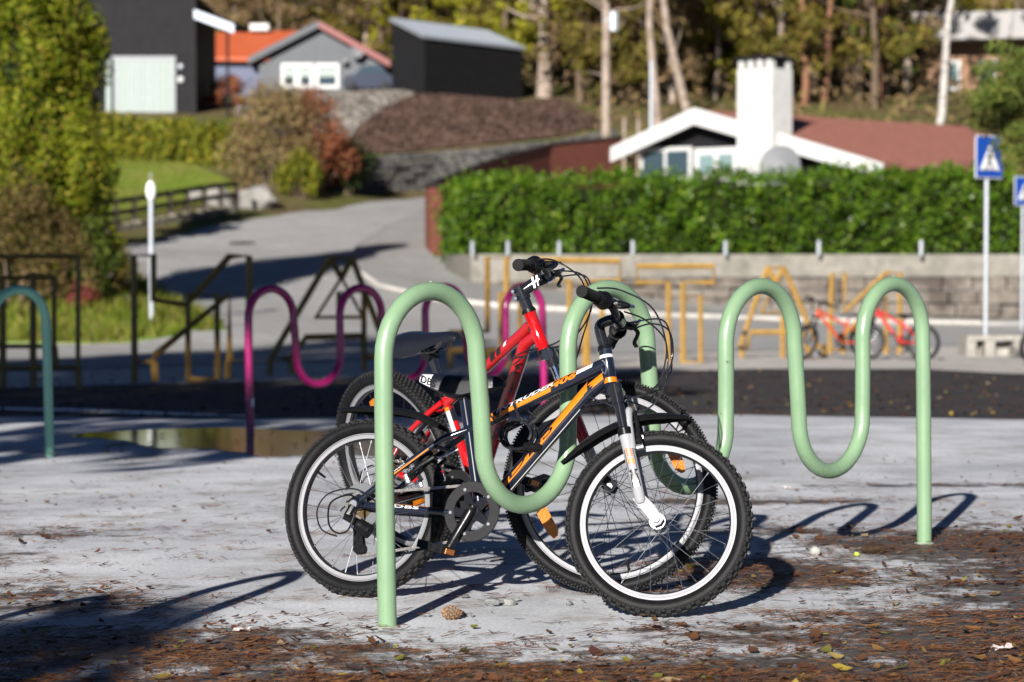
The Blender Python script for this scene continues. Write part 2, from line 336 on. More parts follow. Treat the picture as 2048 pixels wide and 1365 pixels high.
r_far = [(-30, 21), (-20, 27), (-13, 31), (-8.2, 36.4), (-5.6, 40.6)]
def soil_fine(x, y): return soil_f(x, y)
# the near part of the yard is cut finely so that the soil field can vary over it
sheet('concrete_yard', [(-4, 3.2), (-4, 16), (3.58, 16), (4.6, 15.66), (4.6, 3.2)], M['concrete'], 0, res=.1, extra_y=EY, soil=soil_f)
sheet('concrete_yard', [(-4, 16), (-4, 12.9), (-16, 12.9)] + b_near[:-2] + [(3.58, 16)], M['concrete'], 0, extra_y=EY, soil=lambda x, y: 0.)
sheet('concrete_yard', [(4.6, 12.9), (4.6, 15.66)] + b_near[-2:] + [(16, 12.9)], M['concrete'], 0, extra_y=EY, soil=lambda x, y: 0.)
sheet('concrete_yard', [(-16, 12.9), (-4, 12.9), (-4, 3.2), (4.6, 3.2), (4.6, 12.9), (16, 12.9), (16, -20), (-16, -20)], M['concrete'], 0, extra_y=EY, soil=lambda x, y: .5 if x > 4.6 else .1)
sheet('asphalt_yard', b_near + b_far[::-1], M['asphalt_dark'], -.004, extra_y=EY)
sheet('concrete_strip', b_far + [(16, 46.2)] + [p for p in r_near[::-1] if -16 <= p[0] <= 13], M['paving'], .004, extra_y=EY)
# the main road passes left to right, the side road climbs away between lawn and hedge
kerb_px = [(842, 428), (770, 462), (715, 500), (700, 520), (712, 545), (760, 580), (870, 606), (1000, 620), (1300, 638), (1600, 648), (1960, 655)]
KB = [G2(*p) for p in kerb_px]
left_px = [(845, 396), (700, 412), (560, 432), (430, 452), (300, 486), (255, 508), (300, 560), (345, 610), (430, 640), (462, 668)]
LB = [G2(*p) for p in left_px]
sheet('main_road', r_near + [(34, 62), (22, 57)] + [KB[-1]] + KB[::-1][1:] + [(LB[0][0] + 4, LB[0][1] + 6)] + LB + r_far[::-1], M['asphalt'], .015, extra_y=EY)
wall_base = [(-1.55, 58.6), (-.9, 55.8), (2.0, 54.4), (6.0, 53.2), (11.0, 52.0), (18, 50.6)]
sheet('pavement', KB + [(20, 50)] + wall_base[::-1] + [(-1.75, 64), (-2.4, 78.5), (-2.6, 86)], M['footway'], .11, skirt=.14)
kb = MB(); sheet('pale_strip', [(-4.6, 18.75), (-3.4, 18.15), (-1.9, 16.95), (-1.80, 17.25), (-3.3, 18.62), (-4.6, 19.1)], M['edging'], .006, extra_y=EY)  # narrow pale strip laid across the dark asphalt
kz = [(p[0], p[1], H(*p) + .07) for p in KB]
kb.tube(kz, .065, seg=4, mi=0); tag(kb.build('kerb', M['paving']), kind='structure')
# lawn, mulch and gravel lie on the hill as sheets of their own
lawn = [G2(*p) for p in [(120, 472), (235, 440), (330, 424), (460, 405), (520, 385), (430, 352), (330, 322), (240, 305), (150, 330)]]
sheet('lawn', lawn, M['grass_ground'], .05, res=1.)
verge = [G2(*p) for p in [(-140, 705), (0, 690), (180, 692), (300, 684), (452, 662), (420, 638), (338, 606), (290, 560), (230, 572), (0, 575), (-160, 575)]]
sheet('grass_verge', verge, M['grass_ground'], .05, res=1., skirt=.12)
sheet('mulch_slope', [G2(*p) for p in [(690, 311), (860, 303), (1000, 290), (1130, 275), (1205, 258), (1120, 200), (1048, 208), (850, 192), (780, 215), (720, 255)]], M['mulch'], .12, res=1.)
sheet('gravel_slope', [G2(*p) for p in [(470, 235), (480, 200), (700, 188), (848, 190), (775, 218), (715, 258), (680, 318), (560, 280)]], M['gravel'], .10, res=1.)
# puddle on the left of the yard
pz = -.1045
pud = [(-2.35, 13.7), (-2.15, 13.25), (-1.75, 13.1), (-1.45, 12.62), (-1.1, 12.75), (-.75, 12.55), (-.42, 12.75), (-.3, 13.2), (-.42, 13.75), (-.75, 14.0), (-1.0, 14.45), (-1.5, 14.5), (-1.9, 14.75), (-2.4, 14.55), (-2.75, 14.1)]
pp = []
for i in range(len(pud)):
    p0, p1, p2, p3 = [np.array(pud[(i + k) % len(pud)]) for k in (-1, 0, 1, 2)]
    for t in (0, .14, .28, .42, .57, .71, .86): pp.append(np.array([.17, 0]) + rng.normal(0, .028, 2) * [1, .6] + .5 * (2 * p1 + (p2 - p0) * t + (2 * p0 - 5 * p1 + 4 * p2 - p3) * t * t + (3 * p1 - p0 - 3 * p2 + p3) * t ** 3))
mb = MB(); mb.add([(p[0], p[1], pz) for p in pp], [tuple(range(len(pp)))])
M['water'] = mat('still_water', (.016, .013, .010), .07, spec=.5, bump=.02, bscale=5)
tag(mb.build('puddle', M['water'], sharp=0), kind='structure')
q = gp(484, 489); mb = MB(); mb.lathe([(0, .001), (0, .36), (-.02, .38)], (0, 0, .03), (0, 0, 1), seg=28); mb.lathe([(.004, .30), (.004, .33)], (0, 0, .03), (0, 0, 1), seg=28)
o = mb.build('manhole_cover', mat('cast_iron', (.06, .058, .055), .6, metal=.5, var=.3, vscale=20)); o.location = (q[0], q[1], q[2] + .02); o.rotation_euler = (math.atan(.08), 0, 0); tag(o, 'round dark manhole cover in the middle of the side road', 'manhole cover')
# ------------------------------------------------------------------ wave racks
def wave_pts(n=4):
    """centre line of one bent tube: (along, height) of a rack of four loops"""
    P = [(0, -.02), (-.004, .15), (-.010, .42), (-.012, .55)]
    for i in range(n):
        o = i * .702
        for k in range(0, 19):
            a = math.pi * (1 - k / 18); P.append((o + .158 + .170 * math.cos(a), .686 + .170 * math.sin(a)))
        if i < n - 1:
            P += [(o + .334, .63), (o + .345, .53)]
            for k in range(1, 18):
                a = math.pi * (1 + k / 18); P.append((o + .523 + .170 * math.cos(a), .443 + .170 * math.sin(a)))
            P += [(o + .692, .50), (o + .692, .60)]
        else: P += [(o + .332, .60), (o + .337, .45), (o + .345, .1), (o + .346, -.02)]
    return P
def rack_mesh(name, m):
    mb = MB(); mb.tube([(p[0], 0, p[1]) for p in wave_pts()], .0243, seg=20); o = mb.build(name, m, sharp=60); return o
def paint(name, col, rough=.32, chips=(.25, .2, .15)):
    m = mat(name, col, rough, spec=.5, var=.08, vscale=5, rvar=.12, bump=.05, bscale=60, col2=tuple(c * .45 for c in col), c2scale=34., c2lo=.69, c2hi=.75)
    return m
M['green'] = paint('green_gloss_paint', (.150, .235, .138)); M['green_b'] = paint('sea_green_paint', (.17, .40, .29)); M['magenta'] = paint('magenta_gloss_paint', (.235, .007, .085), .25)
RD = math.atan2(.730, .684)
def rack(m, base, ang, label, groupname='wave shaped tube bike racks'):
    root = empty('wave_rack', base, ang, label=label, cat='bike rack', group=groupname)
    o = rack_mesh('bent_tube', m); o.parent = root
    # a little collar of sealant and dirt where each post meets the concrete
    for s in (0, 2.452): MB().lathe([(.0, .033), (.002, .031), (.005, .0250)], (s, 0, 0), (0, 0, 1), seg=20).build('base_seal', M['seal'], root)
    return root
M['seal'] = mat('base_sealant', (.2, .22, .17), .8, var=.3, vscale=60)
RB = np.array([-.318, 6.149, 0])
r1 = rack(M['green'], RB, RD, 'pale green wave shaped rack that holds the two leaning bicycles')
for s, z in ((.158, .8803), (1.562, .8803), (2.264, .8803)): MB().sphere((s, 0, z), .006, seg=10, rings=6, sc=(1, 1, .4)).build('plug', M['seal'], r1)
rack(M['green'], (-1.155 - math.cos(RD) * 2.452, 5.15 - math.sin(RD) * 2.452, 0), RD, 'pale green wave rack beyond the left edge throwing the looped shadow on the concrete')
rack(M['green_b'], (-2.415 - 2.452 * .684, 12.6 - 2.452 * .730, float(prof(12.6)) + .02), RD, 'sea green wave rack in the shade of which one end loop shows')
rm = rack(M['magenta'], (-1.55, 14.3, float(prof(14.3))), R(44), 'magenta wave shaped rack standing in the puddle')
st = MB(); st.box((-.002, -.0248, .185), (.020, .002, .05)); st.build('sticker', mat('sticker_white', (.7, .7, .7), .5), rm)

# ------------------------------------------------------------------ outline letters of square tube along the road edge
M['ochre'] = mat('ochre_steel', (.27, .155, .032), .55, var=.25, vscale=6, bump=.1, bscale=30)
LQ = {}
def letter(label, Y, loops, bars, z0px, tilt=0., hoop=None, thick=.045):
    """loops: closed outlines, bars: straight rods, both in photograph pixels on the letter's own upright plane"""
    allp = [p for l in loops for p in l] + [p for b in bars for p in b]
    cx = sum(p[0] for p in allp) / len(allp); base = at(cx, z0px, Y); bz = H(base[0], base[1]) + .004
    root = empty('outline_letter', (base[0], base[1], bz), 0, label=label, cat='letter sculpture', group='outline letters of the school name along the road')
    dirx = np.array([math.cos(tilt), math.sin(tilt), 0])
    def W(p):
        # meet the letter's vertical plane, then to the letter's own frame
        v = FW * F + np.array([1., 0, 0]) * (p[0] - CX) + UP * (CY - p[1]); n_ = np.array([-dirx[1], dirx[0], 0]); o_ = np.array([base[0], base[1], 0])
        t = ((o_ - np.array([0, 0, HC])) @ n_) / (v @ n_); q = np.array([0, 0, HC]) + v * t - np.array([base[0], base[1], bz]); q[2] = max(q[2], 0); return q
    mb = MB()
    for l in loops: mb.tube([W(p) for p in l], thick * .80, seg=4, closed=True)
    for b in bars: mb.tube([W(p) for p in b], thick * .80, seg=4)
    mb.build('outline', M['ochre'], root, sharp=20)
    if hoop:
        hb = MB(); hb.tube([W(p) for p in hoop], thick * .72, seg=4, cap=True); hb.build('locking_hoop', M['ochre'], root, sharp=20)
    return root
T0 = R(12)
letter('boxy outline letter D, first of the row, in shade at the left edge', 23.5, [[(-60, 513), (156, 513), (156, 736), (-60, 736)], [(-10, 556), (108, 556), (108, 693), (-10, 693)]], [((156, 736), (158, 782)), ((108, 693), (112, 738)), ((66, 545), (66, 784)), ((5, 560), (6, 784)), ((-60, 736), (-60, 784))], 783, 0)
letter('outline letter N seen from behind, in shade behind the grey post', 24.6, [[(267, 511), (307, 511), (307, 600), (372, 610), (459, 513), (498, 513), (498, 722), (459, 722), (459, 588), (308, 712), (308, 724), (269, 724)]], [((269, 724), (268, 766)), ((308, 724), (310, 764)), ((456, 722), (456, 758)), ((498, 722), (498, 752))], 765, 0, hoop=[(376, 760), (376, 589), (434, 589), (435, 758), (376, 760)])
letter('outline letter A, half shaded, behind the magenta rack', 26.4, [[(541, 718), (660, 516), (704, 516), (770, 690), (770, 714), (730, 714), (722, 672), (612, 675), (582, 718)], [(683, 556), (632, 635), (726, 635)]], [((660, 516), (683, 556)), ((704, 516), (683, 556)), ((541, 718), (539, 752)), ((582, 718), (583, 750)), ((770, 714), (770, 745))], 750, 0, hoop=[(678, 740), (678, 585), (728, 585), (728, 742)])
letter('outline letter L seen from behind, left of the red handlebar', 29.3, [[(975, 515), (1013, 515), (1013, 700), (900, 702), (900, 665), (975, 663)]], [((975, 700), (976, 736)), ((1013, 700), (1014, 734)), ((900, 700), (900, 738))], 736, 0, hoop=[(1003, 734), (1001, 586), (1040, 586), (1042, 732)])
letter('outline letter T in ochre tube between the two handlebars', 30.4, [[(1066, 520), (1240, 523), (1240, 563), (1170, 563), (1170, 700), (1139, 700), (1139, 562), (1066, 560)]], [((1139, 700), (1139, 733)), ((1170, 700), (1170, 731))], 732, 0, hoop=[(1175, 731), (1175, 610), (1204, 610), (1205, 730), (1175, 731)])
letter('outline letter T in sunlit ochre tube, right of the dark blue bicycle', 31.6, [[(1274, 533), (1428, 533), (1428, 566), (1366, 566), (1366, 699), (1337, 699), (1337, 566), (1274, 566)]], [((1337, 699), (1337, 728)), ((1366, 699), (1366, 730))], 729, 0, hoop=[(1367, 727), (1367, 592), (1401, 592), (1402, 726), (1367, 727)])
letter('outline letter A in sunlit ochre tube, seen through the third green loop', 34., [[(1479, 697), (1535, 536), (1568, 536), (1622, 660), (1640, 697), (1612, 697), (1606, 665), (1502, 665), (1494, 697)], [(1551, 564), (1523, 626), (1588, 626)]], [((1535, 536), (1551, 564)), ((1568, 536), (1551, 564)), ((1484, 697), (1484, 720)), ((1565, 632), (1566, 718)), ((1618, 697), (1617, 722)), ((1648, 690), (1650, 720))], 720, 0)
letter('outline letter N in sunlit ochre tube, behind the distant orange bicycle', 36., [[(1664, 547), (1690, 547), (1688, 625), (1772, 546), (1800, 546), (1800, 700), (1772, 700), (1772, 590), (1690, 668), (1688, 700), (1660, 700)]], [((1660, 700), (1658, 722)), ((1688, 700), (1686, 722)), ((1772, 700), (1772, 716)), ((1800, 700), (1798, 716))], 720, 0)

# ------------------------------------------------------------------ post, crossing signs, concrete foot
M['galv'] = mat('galvanised_steel', (.36, .38, .41), .45, metal=.4, var=.12, vscale=12)
M['sign_blue'] = mat('sign_blue', (.004, .045, .27), .4); M['white'] = mat('white_paint', (.62, .62, .60), .45, var=.06, vscale=5); M['black'] = mat('black_plastic', (.005, .005, .0055), .34, spec=.28, var=.2, vscale=30)
b = at(303, 652, 42); root = empty('marker_post', (b[0], b[1], H(b[0], b[1])), 0, label='thin grey post with a small white oval top on the grass verge', cat='post')
h_ = b[2] + 2.36 - H(b[0], b[1])
mb = MB(); mb.tube([(0, 0, -.2), (0, 0, h_ - .15)], .042, seg=12); mb.build('pole', M['galv'], root)
mb = MB(); mb.sphere((0, -.02, h_ - .02), .10, sc=(.85, .6, 1.75)); mb.build('oval_top', M['white'], root)
mb = MB(); mb.tube([(0, 0, h_ + .10), (0, 0, h_ + .3)], .012, seg=8); mb.build('tip', M['galv'], root)
def crossing_sign(px0, px1, pyt, pyb, ppx, pbase, Y, label, yaw, zb=None):
    b = at(ppx, pbase, Y); z0 = H(b[0], b[1]) if zb is None else zb
    root = empty('crossing_sign', (b[0], b[1], z0), yaw, label=label, cat='road sign')
    zt = at(px0, pyt, Y)[2] - z0; zl = at(px0, pyb, Y)[2] - z0; hgt = zt - zl; wd = .60; cz = (zt + zl) / 2
    mb = MB(); mb.tube([(0, 0, -.02), (0, 0, zt - .1)], .032, seg=14); mb.build('pole', M['galv'], root)
    mb = MB(); mb.box((0, -.045, cz), (wd, .012, hgt)); pl = mb.build('panel', M['sign_blue'], root)
    mb = MB(); mb.box((0, -.038, cz), (wd + .03, .01, hgt + .03)); mb.build('rim', M['white'], pl)
    mb = MB(); s = hgt / .7; mb.prism([(-.23, -.23 * s), (.23, -.23 * s), (0, .2 * s)], (0, -.055, cz), (1, 0, 0), (0, 0, 1), (0, 1, 0), .006); mb.build('triangle', M['white'], pl)
    # the walking figure: head, trunk, two legs, two arms, with stripes under the feet
    mb = MB(); Yq = -.0605
    mb.lathe([(-.002, .001), (-.002, .03)], (.005, Yq, cz + .10 * s), (0, 1, 0), seg=12)
    def bar(a, b_, t):
        a = np.array([a[0], Yq, cz + a[1] * s]); b_ = np.array([b_[0], Yq, cz + b_[1] * s]); d = nv(b_ - a); p = np.array([-d[2], 0, d[0]])
        mb.add([a + p * t, a - p * t, b_ - p * t, b_ + p * t], [(0, 1, 2, 3)])
    bar((0, .07), (-.01, -.05), .028); bar((-.01, -.05), (-.07, -.19), .018); bar((-.01, -.05), (.07, -.19), .018); bar((0, .06), (-.07, -.03), .012); bar((0, .06), (.07, -.02), .012)
    for k in (-2, -1, 0, 1, 2): bar((k * .07 - .02, -.215), (k * .07 + .02, -.215), .012)
    mb.build('walking_figure', M['black'], pl)
    return root
zf_ = float(prof(35)) + .30
s1 = crossing_sign(1940, 2000, 274, 355, 1971, 674, 35, 'blue pedestrian crossing sign on a grey pole set in a concrete block', R(42), zb=zf_)
crossing_sign(2030, 2090, 355, 410, 2044, 645, 49.5, 'second blue pedestrian crossing sign across the road, cut by the right edge', R(40))
M['block'] = mat('cast_concrete', (.25, .235, .21), .85, var=.25, vscale=8, bump=.3, bscale=25)
b = at(1982, 690, 35); root = empty('sign_foot_block', (b[0], b[1], float(prof(35))), R(6), label='low concrete block with slots at the foot of the crossing sign', cat='concrete block')
mb = MB(); mb.box((0, 0, .27), (.84, .5, .07)); mb.build('top_slab', M['block'], root)
mb = MB()
for x in (-.36, -.08, .34): mb.box((x, 0, .117), (.14, .46, .235))
mb.box((0, .1, .10), (.6, .12, .2)); mb.build('foot', M['block'], root)

# ------------------------------------------------------------------ litter on the concrete
def scatter(n, ylo, yhi, thr, pw=1.5, xl=None):
    out = []
    while len(out) < n:
        m_ = 4000; y = 1 / (1 / yhi + rng.random(m_) * (1 / ylo - 1 / yhi)); x = (rng.random(m_) - .5) * 2.0 * .235 * y * 1.05
        for a, c in zip(x, y):
            if rng.random() < max(0, soil_f(a, c) - thr) ** pw * 1.4: out.append((a, c))
            if len(out) >= n: break
    return np.array(out)
# pine needles: thin bent strips lying in drifts, thrown mostly along the wind
def needles(n, P, m, name, label):
    cl = P[rng.integers(0, len(P), n)] + rng.normal(size=(n, 2)) * np.array([.05, .022])
    ang = rng.normal(0, .8, n) + (rng.random(n) < .25) * rng.uniform(0, math.pi, n); ln = rng.uniform(.018, .055, n); wd = rng.uniform(.0006, .0012, n)
    z = np.interp(cl[:, 1], [p[0] for p in PROF], [p[1] for p in PROF]) + rng.uniform(.002, .011, n); d = np.stack([np.cos(ang), np.sin(ang)], 1); p = np.stack([-d[:, 1], d[:, 0]], 1)
    a = cl - d * ln[:, None] / 2; b_ = cl + d * ln[:, None] / 2; c = cl + p * (ln * rng.normal(0, .12, n))[:, None]
    V = np.zeros((n, 6, 3)); tz = rng.uniform(-.003, .006, n)
    for k, (q, dz) in enumerate(((a, 0), (c, .5), (b_, 1))):
        V[:, k, :2] = q - p * wd[:, None]; V[:, k, 2] = z + tz * dz; V[:, 5 - k, :2] = q + p * wd[:, None]; V[:, 5 - k, 2] = z + tz * dz + .0008
    i = np.arange(n)[:, None] * 6; fcs = np.concatenate([i + np.array([[0, 1, 4, 5]]), i + np.array([[1, 2, 3, 4]])])
    return tag(fast_mesh(name, V.reshape(-1, 3), fcs, m), label, None, None, 'stuff')
M['needle'] = leafmat('dry_pine_needles', [(0, (.035, .017, .011)), (.4, (.075, .030, .014)), (.7, (.125, .050, .018)), (.9, (.18, .085, .035)), (1, (.05, .03, .022))], .6, .3, 0)
M['dead_leaf'] = leafmat('fallen_leaf_browns', [(0, (.045, .022, .015)), (.35, (.10, .045, .02)), (.6, (.05, .018, .018)), (.75, (.16, .085, .03)), (.85, (.10, .11, .025)), (.93, (.26, .19, .03)), (1, (.20, .15, .11))], .5, .4, .1)
NP = scatter(2600, 4.4, 11.5, .12)
needles(22000, NP, M['needle'], 'fallen_needles', None)
needles(2600, np.stack([rng.uniform(-2.2, 2.0, 900), rng.uniform(5.2, 10.5, 900)], 1), M['needle'], 'loose_needles', None)
def leaf_litter(P, name, smin, smax):
    n = len(P); V = []; Fc = []
    for k, (x, y) in enumerate(P):
        s = rng.uniform(smin, smax); a = rng.uniform(0, 6.28); c, s_ = math.cos(a), math.sin(a); asp = rng.uniform(.35, .65); cu = rng.uniform(.1, .6); tx, ty = rng.normal(0, .25, 2)
        z0 = max(float(prof(y)), pz if name == 'puddle_leaves' else -9) + .004; o = len(V)
        for (u, v, h) in ((-1, 0, cu), (-.45, asp * .8, cu * .45), (.25, asp, cu * .5), (1, .05, cu * .9), (.3, -asp, cu * .6), (-.5, -asp * .75, cu * .4), (0, 0, 0)):
            X, Yq = u * s * .5, v * s * .5; V.append((x + X * c - Yq * s_, y + X * s_ + Yq * c, z0 + max(0, h * s * .35 + (tx * X + ty * Yq)) + .002))
        for i in range(6): Fc.append((o + i, o + (i + 1) % 6, o + 6))
    return tag(fast_mesh(name, np.array(V), np.array(Fc), M['dead_leaf'], smooth=True), kind='stuff')
LP = np.concatenate([scatter(2600, 4.5, 11, .15, 1.2), np.stack([rng.uniform(-2.6, 2.4, 1000), rng.uniform(5.4, 13, 1000)], 1)])
leaf_litter(LP, 'fallen_leaves', .008, .030)
LB = scatter(1500, 4.4, 9.5, .3, 1.0); leaf_litter(LB, 'fallen_leaves', .022, .055)
FP = []
while len(FP) < 2200:
    y = 1 / (1 / 29 + rng.random() * (1 / 17.2 - 1 / 29)); x = rng.uniform(-.235, .235) * y
    FP.append((x, y))
leaf_litter(np.stack([rng.uniform(-2.2, -.4, 45), rng.uniform(12.7, 14.6, 45)], 1), 'puddle_leaves', .025, .06)
leaf_litter(FP, 'asphalt_leaves', .03, .075)
M['stone'] = mat('grey_stone', (.17, .175, .175), .85, var=.35, vscale=60, bump=.5, bscale=120); M['stone_d'] = mat('dark_stone', (.09, .09, .09), .8, var=.35, vscale=60, bump=.4, bscale=120); M['stone_w'] = mat('white_stone', (.26, .26, .245), .8, var=.3, vscale=60, bump=.4, bscale=120)
def stone(px, py, r, m, label, name='stone', group='loose stones on the concrete', sq=(1, .8, .6)):
    g = gp(px, py, lo=4); mb = MB(); bm = bmesh.new(); bmesh.ops.create_icosphere(bm, subdivisions=2, radius=1)
    q = rng.normal(size=(9, 3)); q /= np.linalg.norm(q, axis=1)[:, None]; h = rng.uniform(.6, .95, 9)
    for v in bm.verts:
        p = np.array(v.co[:])
        for k in range(9):
            d = p @ q[k]
            if d > h[k]: p = p - q[k] * (d - h[k])
        v.co = p
    mb.add([np.array(v.co[:]) * r * np.array(sq) for v in bm.verts], [tuple(v.index for v in f.verts) for f in bm.faces]); bm.free()
    o = mb.build(name, m, sharp=25); o.location = (g[0], g[1], g[2] + r * sq[2] * .75); o.rotation_euler = (rng.normal(0, .1), rng.normal(0, .1), rng.uniform(0, 6)); return tag(o, label, 'stone', group)
stone(987, 1213, .026, M['stone'], 'largest grey stone beside the pale stone under the bike'); stone(1020, 1212, .021, M['stone_w'], 'pale stone touching the largest grey stone', sq=(1.1, .7, .7)); stone(1033, 1204, .012, M['stone'], 'small grey stone right of the pale stone')
stone(930, 1197, .012, M['stone_d'], 'dark stone lying alone on pale concrete behind the pine cone'); stone(940, 1235, .012, M['stone'], 'grey stone right beside the pine cone'); stone(855, 1234, .011, M['stone'], 'grey stone between the green post and the pine cone'); stone(889, 1230, .012, M['stone'], 'grey stone just left of the pine cone')
stone(1139, 1211, .013, M['stone'], 'grey stone near the front tyre of the blue bike'); stone(1630, 1112, .020, M['stone_w'], 'whitish stone on the brown needles left of the brown lump', sq=(1, .8, .9)); stone(1796, 1213, .012, M['stone'], 'grey stone alone on the soil below the right rack post'); stone(1123, 1306, .008, M['stone_w'], 'small white pebble among the leaves in front')
stone(1748, 1107, .036, mat('brown_clod', (.045, .028, .018), .95, var=.5, vscale=50, bump=.6, bscale=80), 'dark brown earth clod near the right rack post', name='earth_clod', group=None, sq=(1.25, .7, .5))
stone(1713, 1113, .010, mat('green_crabapple', (.30, .38, .03), .4), 'small yellow green fallen fruit between stone and clod', name='fallen_fruit', group=None, sq=(1, .9, .9))
# pine cone
g = gp(904, 1240, lo=4); mb = MB()
for k in range(62):
    t = k / 61; a = k * 2.39996; rr = .0165 * math.sin(math.pi * (.12 + .83 * t)) ; c = np.array([(t - .5) * .048, rr * math.cos(a), rr * math.sin(a)]); d = nv([-.25 + .5 * t, math.cos(a), math.sin(a)])
    ex = nv(np.cross(d, [1, 0, 0])); ey = np.cross(d, ex); mb.add([c + ex * .006, c + d * .006 - ey * .003, c - ex * .006, c + d * .003 + ey * .005, c - d * .008], [(0, 1, 2, 3), (0, 4, 1), (1, 4, 2), (2, 4, 3), (3, 4, 0)])
o = mb.build('pine_cone', mat('cone_scales', (.15, .085, .04), .7, var=.4, vscale=80), sharp=0); o.location = (g[0], g[1], g[2] + .018); o.rotation_euler = (.3, .1, .5); tag(o, 'open brown pine cone on the concrete beside the green post', 'pine cone')
# crumpled paper scraps
M['paper'] = mat('paper_scrap', (.42, .36, .35), .7)
for px, py, s, lab in ((484, 1264, .030, 'pinkish paper scrap on the brown needles at lower left'), (2006, 1303, .036, 'pale crumpled scrap on dark soil at lower right'), (1572, 978, .03, 'whitish scrap on the concrete under the green loop')):
    g = gp(px, py, lo=4); mb = MB(); n = 5; zz = rng.uniform(.002, .5 * s, (n, n))
    mb.add([((i - 2) * s / 3 + rng.normal(0, s * .07), (j - 2) * s / 4, zz[i, j]) for i in range(n) for j in range(n)], [(i * n + j, (i + 1) * n + j, (i + 1) * n + j + 1, i * n + j + 1) for i in range(n - 1) for j in range(n - 1)])
    o = mb.build('paper_scrap', M['paper'], sharp=0); o.location = g; tag(o, lab, 'litter', 'paper scraps on the ground')
# ------------------------------------------------------------------ bicycles (u forward, v to the rider's left, z up; all parts in the root's frame)
def P3(u, z, v=0.): return np.array([u, v, z], float)
M['navy'] = mat('navy_gloss_paint', (.006, .0085, .017), .18, coat=.4, var=.1, vscale=20); M['orange'] = mat('orange_decal', (.50, .135, .004), .3); M['decal_white'] = mat('white_decal', (.46, .46, .47), .35)
M['decal_black'] = mat('black_decal', (.008, .008, .010), .35); M['red'] = mat('red_gloss_paint', (.36, .0035, .005), .16, coat=.7, var=.05, vscale=20); M['pearl'] = mat('pearl_white_paint', (.25, .25, .265), .6, spec=.14)
M['rubber'] = mat('tyre_rubber', (.0055, .0055, .006), .5, var=.35, vscale=30, bump=.15, bscale=180, spec=.13); M['rubber_dusty'] = mat('dusty_tread', (.016, .016, .0165), .8, spec=.25, var=.4, vscale=60)
M['rim_silver'] = mat('machined_rim', (.20, .20, .215), .6, metal=.35, spec=.4, var=.05, vscale=40); M['rim_dark'] = mat('black_rim', (.012, .012, .013), .3); M['rim_grey'] = mat('grey_rim', (.16, .16, .165), .35, metal=.5)
M['spoke'] = mat('steel_spoke', (.45, .46, .48), .3, metal=1.); M['spoke_dark'] = mat('black_spoke', (.03, .03, .03), .3, metal=.6)
M['chrome'] = mat('chrome', (.82, .82, .84), .08, metal=1.); M['alloy'] = mat('cast_alloy', (.55, .55, .57), .3, metal=.9, var=.1, vscale=50); M['gloss_black'] = mat('gloss_black', (.010, .010, .012), .12, coat=.5)
M['satin_black'] = mat('satin_black', (.005, .005, .0058), .30, spec=.22, var=.15, vscale=40, rvar=.1); M['vinyl'] = mat('saddle_vinyl', (.006, .007, .011), .36, spec=.35, bump=.12, bscale=300); M['vinyl_silver'] = mat('saddle_silver_panel', (.028, .028, .030), .6, spec=.1, var=.25, vscale=300)
M['ring_grey'] = mat('chainguard_plastic', (.012, .012, .013), .6, spec=.2, var=.5, vscale=260); M['rust_steel'] = mat('oily_cassette', (.20, .135, .07), .4, metal=.85, var=.3, vscale=60); M['chain'] = mat('chain_steel', (.30, .28, .26), .35, metal=.9, var=.3, vscale=90)
M['amber'] = mat('amber_reflector', (.42, .12, .003), .22, spec=.7, var=.3, vscale=220, bump=.3, bscale=260); M['grip'] = mat('grip_rubber', (.009, .009, .0095), .7, spec=.15, bump=.3, bscale=200)
M['disc_grey'] = mat('clear_grey_plastic', (.10, .105, .11), .3)

def text_geo(txt, size, shear=0., bold=0., cuts=1):
    cu = bpy.data.curves.new('t', 'FONT'); cu.body = txt; cu.size = size; cu.shear = shear; cu.offset = bold * size; cu.resolution_u = 3
    o = bpy.data.objects.new('t', cu); COL.objects.link(o); dg = bpy.context.evaluated_depsgraph_get(); me = bpy.data.meshes.new_from_object(o.evaluated_get(dg))
    bm = bmesh.new(); bm.from_mesh(me); bmesh.ops.triangulate(bm, faces=bm.faces)
    if cuts: bmesh.ops.subdivide_edges(bm, edges=[e for e in bm.edges if e.calc_length() > size * .12], cuts=cuts, use_grid_fill=True); bmesh.ops.triangulate(bm, faces=bm.faces)
    bm.verts.index_update(); v = [(q.co.x, q.co.y) for q in bm.verts]; f = [tuple(q.index for q in p.verts) for p in bm.faces]; bm.free()
    bpy.data.objects.remove(o); bpy.data.curves.remove(cu); bpy.data.meshes.remove(me)
    return v, f
def fit(txt, ln, ht, shear=0., bold=0., cuts=1):
    g = text_geo(txt, .02, shear, bold, cuts); xs_ = [p[0] for p in g[0]]; ys_ = [p[1] for p in g[0]]; x0, x1, y0, y1 = min(xs_), max(xs_), min(ys_), max(ys_)
    return [((x - x0) / (x1 - x0) * ln, (y - y0) / (y1 - y0) * ht) for x, y in g[0]], g[1]
def tube_frame(p0, p1):
    p0, p1 = np.array(p0), np.array(p1); d = nv(p1 - p0); side = np.array([0, -1., 0]); side = nv(side - d * (side @ d)); up = np.cross(side, d)
    if up[2] < 0: up = -up
    return p0, d, side, up
def wrap(mb, geo, p0, p1, r, t0, a0, mi=0, off=.0007):
    """lay flat shapes (x along the tube, y round it) on a tube's camera side"""
    o, d, side, up = tube_frame(p0, p1); vs = []
    for x, y in geo[0]:
        a = a0 + y / r; vs.append(o + d * (t0 + x) + (side * math.cos(a) + up * math.sin(a)) * (r + off))
    mb.add(vs, geo[1], mi)
